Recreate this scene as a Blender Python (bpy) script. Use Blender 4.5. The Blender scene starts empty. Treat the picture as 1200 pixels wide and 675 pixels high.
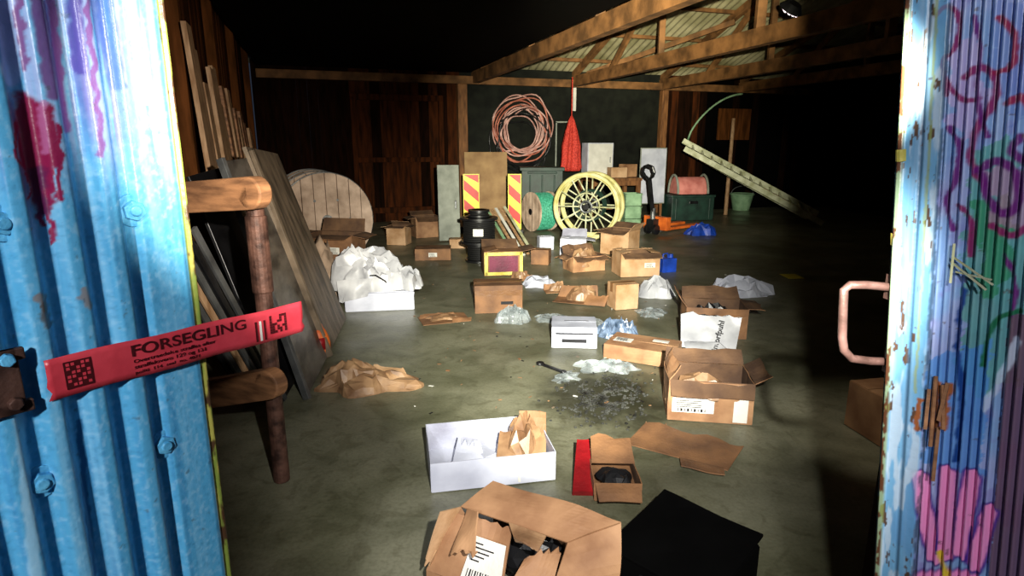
import bpy, bmesh, math, random
import numpy as np
from mathutils import Vector, Matrix, noise
R=random.Random(7)
FPX=700.0
TH=math.atan2(337.5-170,700); CT=math.cos(TH); ST=math.sin(TH)
CAM=Vector((0,0,1.6))
scene=bpy.context.scene
# ------------------------------------------------------------ survey helpers
def ray(u,v):
    a=(u-600)/FPX; b=(337.5-v)/FPX
    return Vector((a,CT+ST*b,-ST+CT*b))
def F(u,v,z=0.0):
    d=ray(u,v); t=(z-CAM.z)/d.z
    return CAM+d*t
def AY(u,v,y):
    d=ray(u,v); return CAM+d*(y/d.y)
def on_plane(u,v,P,D):
    n=Vector((D.y,-D.x,0)); d=ray(u,v)
    t=(P-CAM).dot(n)/d.dot(n); p=CAM+d*t
    return (Vector((p.x,p.y,0))-Vector((P.x,P.y,0))).dot(D), p.z
def lin(h):
    h=h.lstrip('#'); o=[]
    for i in (0,2,4):
        c=int(h[i:i+2],16)/255
        o.append(c/12.92 if c<=0.04045 else ((c+0.055)/1.055)**2.4)
    return o
# ------------------------------------------------------------ materials
def mat(name,c1,c2=None,rough=.6,scale=6,metal=0,bump=.15,bscale=60,detail=5,stretch=(1,1,1),emit=None,alpha=1,spec=.4,lo=.35,hi=.65,trans=0):
    m=bpy.data.materials.new(name); m.use_nodes=True
    nt=m.node_tree; N=nt.nodes; L=nt.links
    b=N['Principled BSDF']
    tc=N.new('ShaderNodeTexCoord'); mp=N.new('ShaderNodeMapping'); mp.inputs['Scale'].default_value=stretch
    L.new(tc.outputs['Object'],mp.inputs['Vector'])
    n=N.new('ShaderNodeTexNoise'); n.inputs['Scale'].default_value=scale; n.inputs['Detail'].default_value=detail
    L.new(mp.outputs[0],n.inputs['Vector'])
    r=N.new('ShaderNodeValToRGB')
    a=lin(c1); c=lin(c2) if c2 else [x*.72 for x in a]
    r.color_ramp.elements[0].position=lo; r.color_ramp.elements[1].position=hi
    r.color_ramp.elements[0].color=(*c,1); r.color_ramp.elements[1].color=(*a,1)
    L.new(n.outputs['Fac'],r.inputs[0]); L.new(r.outputs[0],b.inputs['Base Color'])
    b.inputs['Roughness'].default_value=rough; b.inputs['Metallic'].default_value=metal
    b.inputs['Specular IOR Level'].default_value=spec
    if bump:
        n2=N.new('ShaderNodeTexNoise'); n2.inputs['Scale'].default_value=bscale; n2.inputs['Detail'].default_value=4
        L.new(mp.outputs[0],n2.inputs['Vector'])
        bp=N.new('ShaderNodeBump'); bp.inputs['Strength'].default_value=bump; bp.inputs['Distance'].default_value=.02
        L.new(n2.outputs['Fac'],bp.inputs['Height']); L.new(bp.outputs[0],b.inputs['Normal'])
    if emit: 
        b.inputs['Emission Color'].default_value=(*lin(emit[0]),1); b.inputs['Emission Strength'].default_value=emit[1]
    b.inputs['Alpha'].default_value=alpha
    b.inputs['Transmission Weight'].default_value=trans
    return m
CARD=mat('cardboard','#ae8560','#835d40',.7,scale=5,bump=.1,bscale=25)
CARD2=mat('cardboard_dark','#8c6442','#624530',.7,scale=5)
CARD3=mat('cardboard_pale','#c4a07c','#a07a54',.7,scale=5)
CARDIN=mat('cardboard_inside','#6a4e36','#493426',.85,scale=6)
TAPEB=mat('parcel_tape','#7d5836','#6a482c',.3)
WHITE=mat('white_card','#c6c9d6','#a8abba',.5,scale=4,bump=.05)
WHITEIN=mat('white_card_inside','#a8aaba','#808090',.6,scale=4)
PAPER=mat('paper_label','#dcdad2','#cac8c0',.6)
INK=mat('ink','#15151a','#101014',.6)
SACK=mat('white_sack','#c0c1c4','#8c8d92',.35,scale=4,bump=.12,bscale=12)
PLAST=mat('clear_plastic','#bcc4c6','#788284',.12,scale=14,bump=.3,bscale=30,alpha=.5,spec=.9)
BUBB=mat('bubble_film','#5c5d58','#222220',.08,scale=10,bump=.0,alpha=.75,spec=1.0)
BPLAST=mat('bluish_plastic','#8498b4','#34465c',.12,scale=14,bump=.3,alpha=.8,spec=.9)
KRAFT=mat('kraft_paper','#a07e5c','#6c4e36',.45,scale=8,bump=.15,bscale=14,spec=.6)
BLACK=mat('matte_black','#0a0a0b','#060606',.7,bump=.05)
BLACKV=mat('soft_black','#040404','#020202',.9,bump=.05,spec=.05)
BLACKP=mat('black_plastic','#1c1c1e','#0d0d0f',.35,bump=.05)
PDARK=mat('painted_dark','#050404','#020202',.95,bump=0,spec=.05)  # near-black colour painted in as darkness for unlit ceiling and wall areas
RED=mat('red_print','#96141a','#6b0d12',.45)
YEL=mat('yellow_paint','#dcd068','#a89a38',.45)
YELP=mat('faded_yellow_paint','#d8d29c','#b0a860',.5)
YELS=mat('sign_yellow','#f0dc3a','#dcc828',.4,bump=0)
REDS=mat('sign_red','#d22820','#b81c16',.4,bump=0)
GREENC=mat('green_cable','#58b89a','#2a8064',.45,scale=30)
DGREEN=mat('dark_green','#1d3a30','#122620',.5)
LGREEN=mat('light_green','#8db08a','#6a8c6a',.5)
PALEG=mat('pale_green_timber','#cdcfb0','#96986e',.55,scale=6)
BLUE=mat('blue_plastic','#1f48b8','#14307c',.4)
PINK=mat('pink_plastic','#d88a80','#b86860',.5)
ORANGE=mat('orange_paint','#e0702a','#a84a18',.5)
ORC=mat('orange_hose','#d0806a','#985444',.5)
PINKH=mat('pink_hose','#e2b8ae','#ac7a70',.5)
REDNET=mat('red_net','#e04a3a','#a02018',.7,scale=40,bump=.5)
STEEL=mat('grey_steel','#8a8c8c','#5c5e60',.4,metal=.7)
GREY=mat('grey_panel','#8f9488','#70756a',.55)
GREYD=mat('worn_sheet','#726c65','#34302d',.4,metal=.2,scale=2.5,bump=.15,bscale=9,stretch=(1,1,3),lo=.4,hi=.6)
GREYM=mat('worn_board','#7c6c5a','#43392e',.6,scale=4,bump=.15,stretch=(1,3,1))
RUST=mat('rusty_steel','#6a4a3e','#33201a',.6,metal=.3,scale=18)
HANDL=mat('handle_steel','#74564f','#443029',.45,metal=.3,scale=18)
WOOD=mat('brown_timber','#8a5c34','#5c3a1e',.7,scale=4,stretch=(6,6,1))
WOODR=mat('roof_timber','#865c34','#4d3216',.75,scale=4)
WOODP=mat('pale_timber','#b89470','#8a6644',.7,scale=5,stretch=(5,5,1))
WOODPL=mat('plywood','#a8875c','#856440',.7,scale=3)
WOODO=mat('old_orange_timber','#a4744f','#6c4a32',.65,scale=6,stretch=(1,1,5))
WALLB=mat('wall_board','#4e260e','#261206',.85,scale=3,stretch=(5,5,.7),spec=.1)
WALLB2=mat('wall_board_dark','#221008','#100803',.9,scale=3,stretch=(5,5,.7),spec=.05)
WALLB3=mat('wall_board_light','#6a3c1a','#422408',.8,scale=3,stretch=(5,5,.7),spec=.1)
WALLG=mat('wall_dark_green','#191c15','#0b0d09',.8,scale=4,spec=.2)
DRUMW=mat('drum_wood','#c8b09c','#96806e',.75,scale=5,bump=.3,bscale=20)
FAB=mat('beige_fabric','#a8917c','#6c5a4a',.85,scale=4,bump=.15,bscale=12)
ROOFM=mat('roof_sheet','#b4ae8e','#747050',.5,scale=1.5,bump=.05)
LAMPM=mat('lamp_lens','#ffffff','#ffffff',.3,bump=0,emit=('#ffe8f0',2))
PURPLE=mat('magenta_print','#6c1f3c','#4c1028',.5)
# ------------------------------------------------------------ mesh builder
class MB:
    def __init__(s,name): s.name=name; s.v=[]; s.f=[]; s.fm=[]; s.m=[]; s.M=Matrix.Identity(4)
    def mi(s,m):
        if m not in s.m: s.m.append(m)
        return s.m.index(m)
    def add(s,vs,fs,m):
        o=len(s.v); k=s.mi(m)
        s.v+= [s.M@Vector(p) for p in vs]
        for f in fs: s.f.append([o+i for i in f]); s.fm.append(k)
    def box(s,c,sz,m,rot=None):
        c=Vector(c); h=Vector(sz)/2; vs=[]
        for x in(-1,1):
            for y in(-1,1):
                for z in(-1,1):
                    p=Vector((x*h.x,y*h.y,z*h.z))
                    if rot is not None: p=rot@p
                    vs.append(c+p)
        s.add(vs,[(0,1,3,2),(4,6,7,5),(0,4,5,1),(2,3,7,6),(0,2,6,4),(1,5,7,3)],m)
    def beam(s,a,b,w,h,m,up=Vector((0,0,1))):
        a=Vector(a); b=Vector(b); d=(b-a).normalized(); x=d.cross(up)
        if x.length<1e-3: x=d.cross(Vector((1,0,0)))
        x.normalize(); y=x.cross(d).normalized(); vs=[]
        for p in(a,b):
            for i,j in((-1,-1),(1,-1),(1,1),(-1,1)): vs.append(p+x*i*w/2+y*j*h/2)
        s.add(vs,[(3,2,1,0),(4,5,6,7),(0,1,5,4),(1,2,6,5),(2,3,7,6),(3,0,4,7)],m)
    def cyl(s,a,b,r0,r1,m,n=20):
        a=Vector(a); b=Vector(b); d=(b-a).normalized()
        x=d.orthogonal().normalized(); y=d.cross(x); vs=[]
        for p,r in((a,r0),(b,r1)):
            for i in range(n):
                t=2*math.pi*i/n; vs.append(p+x*math.cos(t)*r+y*math.sin(t)*r)
        fs=[(i,(i+1)%n,n+(i+1)%n,n+i) for i in range(n)]+[tuple(range(n))[::-1],tuple(range(n,2*n))]
        s.add(vs,fs,m)
    def tube(s,pts,r,m,n=8,closed=False):
        pts=[Vector(p) for p in pts]; k=len(pts); vs=[]; x=None
        for i,p in enumerate(pts):
            if closed: d=pts[(i+1)%k]-pts[i-1]
            else: d=pts[min(i+1,k-1)]-pts[max(i-1,0)]
            d.normalize()
            if x is None: x=d.orthogonal().normalized()
            x=(x-d*x.dot(d)).normalized(); y=d.cross(x)
            for j in range(n):
                t=2*math.pi*j/n; vs.append(p+(x*math.cos(t)+y*math.sin(t))*r)
        fs=[]
        for i in range(k if closed else k-1):
            for j in range(n):
                a=i*n+j; b=i*n+(j+1)%n; c=((i+1)%k)*n+(j+1)%n; d=((i+1)%k)*n+j
                fs.append((a,b,c,d))
        if not closed: fs+= [tuple(range(n))[::-1],tuple(range((k-1)*n,k*n))]
        s.add(vs,fs,m)
    def ring(s,c,r,tr,m,axis='y',n=40,k=8,jit=0,seed=0):
        pts=[]
        for i in range(n):
            t=2*math.pi*i/n; rr=r*(1+jit*noise.noise(Vector((math.cos(t)*1.2+seed,math.sin(t)*1.2,seed*.7))))
            a,b=math.cos(t)*rr,math.sin(t)*rr
            j=jit*.3*noise.noise(Vector((seed,math.cos(t)*2,math.sin(t)*2)))
            p={'y':(a,j,b),'z':(a,b,j),'x':(j,a,b)}[axis]
            pts.append(Vector(c)+Vector(p))
        s.tube(pts,tr,m,k,True)
    def panel(s,a,b,c,d,m,th=.005,n=5,warp=.006,rag=0,seed=0,m2=None):
        a,b,c,d=map(Vector,(a,b,c,d)); nn=(b-a).cross(d-a).normalized(); P=[]
        for j in range(n+1):
            for i in range(n+1):
                x=i/n; y=j/n
                p=(a*(1-x)+b*x)*(1-y)+(d*(1-x)+c*x)*y
                q=noise.noise(Vector((p.x*5+seed*3.1,p.y*5-seed,p.z*5+seed*.7)))
                p=p+nn*warp*2*q*(math.sin(math.pi*x)*.7+.3)*min(1,y*2)
                if rag and j==n: p=p-(d-a)*rag*abs(noise.noise(Vector((x*7+seed,seed*2.3,1.7))))*2
                P.append(p)
        K=(n+1)**2
        top=[p+nn*th/2 for p in P]; bot=[p-nn*th/2 for p in P]
        g=lambda i,j:j*(n+1)+i
        ft=[(g(i,j),g(i+1,j),g(i+1,j+1),g(i,j+1)) for i in range(n) for j in range(n)]
        fb=[(g(i,j+1)+K,g(i+1,j+1)+K,g(i+1,j)+K,g(i,j)+K) for i in range(n) for j in range(n)]
        ed=[]
        for i in range(n):
            ed+= [(g(i+1,0),g(i,0),g(i,0)+K,g(i+1,0)+K),(g(i,n),g(i+1,n),g(i+1,n)+K,g(i,n)+K),
                  (g(0,i),g(0,i+1),g(0,i+1)+K,g(0,i)+K),(g(n,i+1),g(n,i),g(n,i)+K,g(n,i+1)+K)]
        o=len(s.v); s.v+=[s.M@p for p in top+bot]
        for fs,mm in((ft,m),(fb,m2 or m),(ed,m)):
            k=s.mi(mm)
            for f in fs: s.f.append([o+i for i in f]); s.fm.append(k)
    def blob(s,c,sz,m,sub=4,amp=.25,freq=2.2,seed=0,floor=True):
        bm=bmesh.new(); bmesh.ops.create_icosphere(bm,subdivisions=sub,radius=1)
        vs=[];c=Vector(c)
        for v in bm.verts:
            p=v.co.copy(); q=p*freq+Vector((seed*1.7,seed*.9,seed*2.1))
            r=1+amp*(1-2*abs(noise.noise(q)))+amp*.5*(1-2*abs(noise.noise(q*2.3)))+amp*.25*noise.noise(q*5)
            p=p*r; 
            if floor and p.z<-.35: p.z=-.35
            vs.append(c+Vector((p.x*sz[0]/2,p.y*sz[1]/2,(p.z+.35)*sz[2]/1.35)))
        s.add(vs,[tuple(v.index for v in f.verts) for f in bm.faces],m); bm.free()
    def crumple(s,c,sx,sy,h,m,n=12,seed=0,rot=0,prof=None,jit=.32,edge=.3,sharp=.45):
        """crumpled sheet: coarse jittered, faceted grid with an irregular outline"""
        rr=random.Random(seed); P=[]; c=Vector(c)
        for j in range(n+1):
            for i in range(n+1):
                x=i/n*2-1; y=j/n*2-1
                if 0<i<n: x+=rr.uniform(-jit,jit)*2/n
                if 0<j<n: y+=rr.uniform(-jit,jit)*2/n
                xx=x*math.sqrt(max(0,1-y*y/2.6)); yy=y*math.sqrt(max(0,1-x*x/2.6))
                k=1+edge*noise.noise(Vector((xx*1.9+seed,yy*1.9,seed*.37)))*1.6
                e=max(0,1-(xx*xx+yy*yy))
                b=prof(xx,yy) if prof else math.sqrt(e)
                z=h*(b*(1-sharp)+sharp*b*rr.uniform(.2,1.4)+.10*rr.random())
                if i in(0,n) or j in(0,n): z=min(z,h*.12+.004)
                X=xx*k*sx/2; Y=yy*k*sy/2
                P.append(c+Vector((X*math.cos(rot)-Y*math.sin(rot),X*math.sin(rot)+Y*math.cos(rot),max(.004,z))))
        K=len(P); g=lambda i,j:j*(n+1)+i
        base=[Vector((p.x,p.y,c.z+.001)) for p in P]; fs=[]
        for i in range(n):
            for j in range(n):
                q=(g(i,j),g(i+1,j),g(i+1,j+1),g(i,j+1))
                fs+= [(q[0],q[1],q[2]),(q[0],q[2],q[3])] if rr.random()<.5 else [(q[0],q[1],q[3]),(q[1],q[2],q[3])]
        for i in range(n):
            fs+=[(g(i+1,0),g(i,0),g(i,0)+K,g(i+1,0)+K),(g(i,n),g(i+1,n),g(i+1,n)+K,g(i,n)+K),
                 (g(0,i),g(0,i+1),g(0,i+1)+K,g(0,i)+K),(g(n,i+1),g(n,i),g(n,i)+K,g(n,i+1)+K)]
        s.add(P+base,fs,m)
    def build(s,bevel=0,smooth=False,parent=None,sub=0):
        me=bpy.data.meshes.new(s.name)
        lo=Vector((min(p.x for p in s.v),min(p.y for p in s.v),min(p.z for p in s.v)))
        hi=Vector((max(p.x for p in s.v),max(p.y for p in s.v),max(p.z for p in s.v)))
        o=Vector(((lo.x+hi.x)/2,(lo.y+hi.y)/2,lo.z))
        me.from_pydata([p-o for p in s.v],[],s.f)
        for m in s.m: me.materials.append(m)
        me.polygons.foreach_set('material_index',s.fm)
        if smooth: me.polygons.foreach_set('use_smooth',[True]*len(s.f))
        me.update()
        ob=bpy.data.objects.new(s.name,me); ob.location=o
        scene.collection.objects.link(ob)
        if smooth and smooth!='full':
            me.set_sharp_from_angle(angle=math.radians(smooth if smooth>1 else 40))
        if bevel:
            b=ob.modifiers.new('bevel','BEVEL'); b.width=bevel; b.segments=2; b.limit_method='ANGLE'; b.angle_limit=math.radians(50)
        if parent: attach(ob,parent)
        return ob
def attach(ob,par):
    ob.parent=par; ob.matrix_parent_inverse=Matrix.Translation(par.location).inverted()
def text(name,s,size,M,m,parent,ext=.0005,sx=1):
    c=bpy.data.curves.new(name,'FONT'); c.body=s; c.size=size; c.extrude=ext; c.align_x='LEFT'; c.align_y='CENTER'; c.offset=size*.012
    c.materials.append(m)
    o=bpy.data.objects.new(name,c); scene.collection.objects.link(o)
    attach(o,parent); o.matrix_basis=M@Matrix.Diagonal((sx,1,1,1))
    return o
# ------------------------------------------------------------ building frame
ANG=math.atan(.326); e1=Vector((math.cos(ANG),math.sin(ANG),0)); e2=Vector((-math.sin(ANG),math.cos(ANG),0))
O=Vector((1,14,0))
def W(p,q,z=0): return O+e1*p-e2*q+Vector((0,0,z))
RZ=Matrix.Rotation(ANG,3,'Z')
def floor_mat():
    m=bpy.data.materials.new('concrete_floor'); m.use_nodes=True; nt=m.node_tree; N=nt.nodes; L=nt.links; b=N['Principled BSDF']
    g=N.new('ShaderNodeNewGeometry')
    def nz(sc,det,lo,hi,c0,c1,dist=0):
        n=N.new('ShaderNodeTexNoise'); n.inputs['Scale'].default_value=sc; n.inputs['Detail'].default_value=det; n.inputs['Distortion'].default_value=dist
        L.new(g.outputs['Position'],n.inputs['Vector'])
        r=N.new('ShaderNodeValToRGB'); r.color_ramp.elements[0].position=lo; r.color_ramp.elements[1].position=hi
        r.color_ramp.elements[0].color=c0; r.color_ramp.elements[1].color=c1
        L.new(n.outputs['Fac'],r.inputs[0]); return n,r
    def mul(a,bb,f=1):
        mx=N.new('ShaderNodeMix'); mx.data_type='RGBA'; mx.blend_type='MULTIPLY'; mx.inputs[0].default_value=f
        L.new(a,mx.inputs[6]); L.new(bb,mx.inputs[7]); return mx
    _,r1=nz(.7,6,.3,.7,(*lin('#757560'),1),(*lin('#8a8873'),1))
    _,r2=nz(2.0,8,.35,.6,(.6,.61,.57,1),(1,1,1,1),1.2)
    _,r3=nz(60,3,.3,.6,(.8,.8,.78,1),(1,1,1,1))
    _,r4=nz(.9,5,.42,.58,(.75,.76,.7,1),(1,1,1,1),.6)
    _,r5=nz(5.5,9,.36,.46,(.6,.58,.52,1),(1,1,1,1),2.5)
    o=mul(mul(mul(mul(r1.outputs[0],r2.outputs[0]).outputs[2],r3.outputs[0]).outputs[2],r4.outputs[0]).outputs[2],r5.outputs[0],.5)
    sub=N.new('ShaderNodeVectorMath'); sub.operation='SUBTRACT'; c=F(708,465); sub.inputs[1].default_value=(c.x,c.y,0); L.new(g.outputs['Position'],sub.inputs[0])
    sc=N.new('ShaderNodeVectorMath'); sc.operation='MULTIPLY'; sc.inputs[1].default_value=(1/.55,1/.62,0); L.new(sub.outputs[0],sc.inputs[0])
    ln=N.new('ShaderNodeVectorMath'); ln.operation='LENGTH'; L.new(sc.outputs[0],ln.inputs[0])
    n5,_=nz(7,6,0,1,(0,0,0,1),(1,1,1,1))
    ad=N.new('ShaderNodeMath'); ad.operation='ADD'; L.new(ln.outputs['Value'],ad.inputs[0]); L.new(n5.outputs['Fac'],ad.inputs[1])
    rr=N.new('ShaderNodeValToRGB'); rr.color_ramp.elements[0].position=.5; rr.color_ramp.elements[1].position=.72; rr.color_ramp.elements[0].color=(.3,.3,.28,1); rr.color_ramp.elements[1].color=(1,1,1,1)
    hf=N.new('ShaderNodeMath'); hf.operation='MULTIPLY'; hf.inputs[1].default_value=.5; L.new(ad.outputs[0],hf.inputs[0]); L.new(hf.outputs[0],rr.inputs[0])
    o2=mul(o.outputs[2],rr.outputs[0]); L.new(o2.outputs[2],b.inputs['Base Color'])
    n,r=nz(1.3,5,.35,.7,(.3,.3,.3,1),(.62,.62,.62,1)); L.new(r.outputs[0],b.inputs['Roughness'])
    n4,_=nz(35,6,0,1,(0,0,0,1),(1,1,1,1)); bp=N.new('ShaderNodeBump'); bp.inputs['Strength'].default_value=.2; bp.inputs['Distance'].default_value=.01
    L.new(n4.outputs['Fac'],bp.inputs['Height']); L.new(bp.outputs[0],b.inputs['Normal'])
    return m
mb=MB('floor'); mb.box((4,6.5,-.05),(22,23,.1),floor_mat()); mb.build()
mb=MB('wall_left'); q=0
while q<11.0:
    a=W(-6.33,q,0); mm=R.choice([WALLB,WALLB3,WALLB,WALLB3]) if q>3 else R.choice([WALLB,WALLB2]); dz=R.uniform(-.012,.012)
    mb.box(a+e1*(dz-.03)-e2*.09+Vector((0,0,1.7)),(.03,.175,3.4),mm,RZ); q+=.18
mb.box(W(-6.39,5.6,1.7),(.02,11.4,3.4),WALLB2,RZ)
for q in(1.2,3.2,5.2,7.2,9.2): mb.box(W(-6.28,q,1.7),(.1,.1,3.4),WALLB3,RZ)
mb.build(.004)
mb=MB('wall_back'); p=-6.3
while p<-2.25:
    mm=R.choice([WALLB,WALLB,WALLB2]) if p>-4.5 else WALLB2
    mb.box(W(p+.1,-.02+R.uniform(-.008,.008),1.6),(.199,.04,3.2),mm,RZ); p+=.2
mb.box(W(.25,-.02,1.6),(4.95,.05,3.2),WALLG,RZ)
p=2.75
while p<3.9:
    mb.box(W(p+.1,-.02+R.uniform(-.01,.01),1.6),(.19,.04,3.2),R.choice([WALLB,WALLB2]),RZ); p+=.2
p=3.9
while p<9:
    mb.box(W(p+.1,-.02,1.6),(.199,.04,3.2),PDARK if R.random()<.8 else WALLB2,RZ); p+=.2  # right end of the wall darkened by colour to read as unlit
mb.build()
mb=MB('door_3')
for pp,zz,sx,sz in((-3.55,2.55,1.9,.12),(-4.45,1.3,.1,2.5),(-2.65,1.3,.1,2.5),(-3.55,1.3,1.7,.1),(-3.55,.25,1.7,.12)):
    mb.box(W(pp,.06,zz),(sx,.06,sz),WALLB,RZ)
mb.build(.006)
mb=MB('wall_right'); mb.box((8.6,8.8,2),(.1,15.5,4.2),WALLB2); mb.build()
mb=MB('wall_front')
JL=-.82; JR=1.0; HZ=2.45
mb.box(((JL-2.2)/2,1.42,2.0),(2.2+JL,.1,4.2),WALLB2); mb.box(((8.5+JR)/2,1.42,2.0),(8.5-JR,.1,4.2),WALLB2); mb.box(((JL+JR)/2,1.42,(HZ+4.1)/2),(JR-JL,.1,4.1-HZ),WALLB2)
mb.build()
mb=MB('trim_1'); mb.box((JL-.035,1.33,1.22),(.07,.08,2.44),WALLB2); mb.box((JR+.035,1.33,1.22),(.07,.08,2.44),WALLB2); mb.build(.004)
mb=MB('ceiling'); SL=.36; vs=[]; fs=[]; nx=640; x0,x1=-6.5,9.5
rows=[-.3,1,2,3,4,5,6,12.5]
for r_,qq in enumerate(rows):
    for i in range(nx+1):
        pp=x0+(x1-x0)*i/nx
        z=3.25+SL*(qq if qq<=6 else 12-qq)
        vs.append(W(pp,qq,z+.022*math.sin(pp*2*math.pi/.16)))
for r_ in range(len(rows)-1):
    for i in range(nx): a=r_*(nx+1)+i; fs.append((a,a+1,a+nx+2,a+nx+1))
mb.add(vs,fs,ROOFM); mb.build()
mb=MB('ceiling'); mb.box(W(-4.1,5.25,3.11),(4.2,10.4,.04),PDARK,RZ)  # black sheets added below the roof so the ceiling sides look unlit
mb.box(W(-2.02,5.25,3.15),(.04,10.4,.12),PDARK,RZ); mb.box(W(7.0,5.2,3.02),(2.6,10,.05),PDARK,RZ); mb.build()
mb=MB('roof_truss')
for pp in(-1.9,.41,2.66,4.9):
    mb.beam(W(pp,-.0,2.98),W(pp,11.2,2.98),.14,.22,WOODR)
    mb.beam(W(pp,0,3.12),W(pp,6,3.10+SL*6),.1,.14,WOODR); mb.beam(W(pp,6,3.1+SL*6),W(pp,11.5,3.12+.1),.1,.14,WOODR)
    mb.beam(W(pp,6,2.98),W(pp,6,5.2),.1,.12,WOODR)
    mb.beam(W(pp+.06,1.6,2.98),W(pp+.06,3.2,3.12+SL*3.2),.06,.13,WOODR)
    mb.beam(W(pp,3.6,2.98),W(pp,3.6,3.1+SL*3.6),.09,.1,WOODR)
for qq in(.5,1.5,2.5,3.5,4.5,5.5):
    mb.beam(W(-1.9,qq,3.19+SL*qq),W(8,qq,3.19+SL*qq),.07,.07,WOODR)
mb.beam(W(-6.2,.1,2.93),W(7,.1,2.93),.12,.16,WOODR)
mb.beam(W(-1.9,.6,3.1),W(.4,3.2,3.9),.07,.1,WOODR); mb.beam(W(.5,.5,3.1),W(2.6,2.6,3.9),.07,.1,WOODR)
mb.build(.006)
mb=MB('timber_post'); mb.box(W(-2.22,.16,1.42),(.2,.2,2.84),WOOD,RZ); mb.build(.01)
mb=MB('timber_post'); mb.box(W(2.66,.14,1.42),(.16,.16,2.84),WOOD,RZ); mb.build(.01)
mb=MB('wall_conduit'); mb.box(W(.41,.05,2.6),(.07,.05,.5),PAPER,RZ); mb.build(.004)
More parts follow.
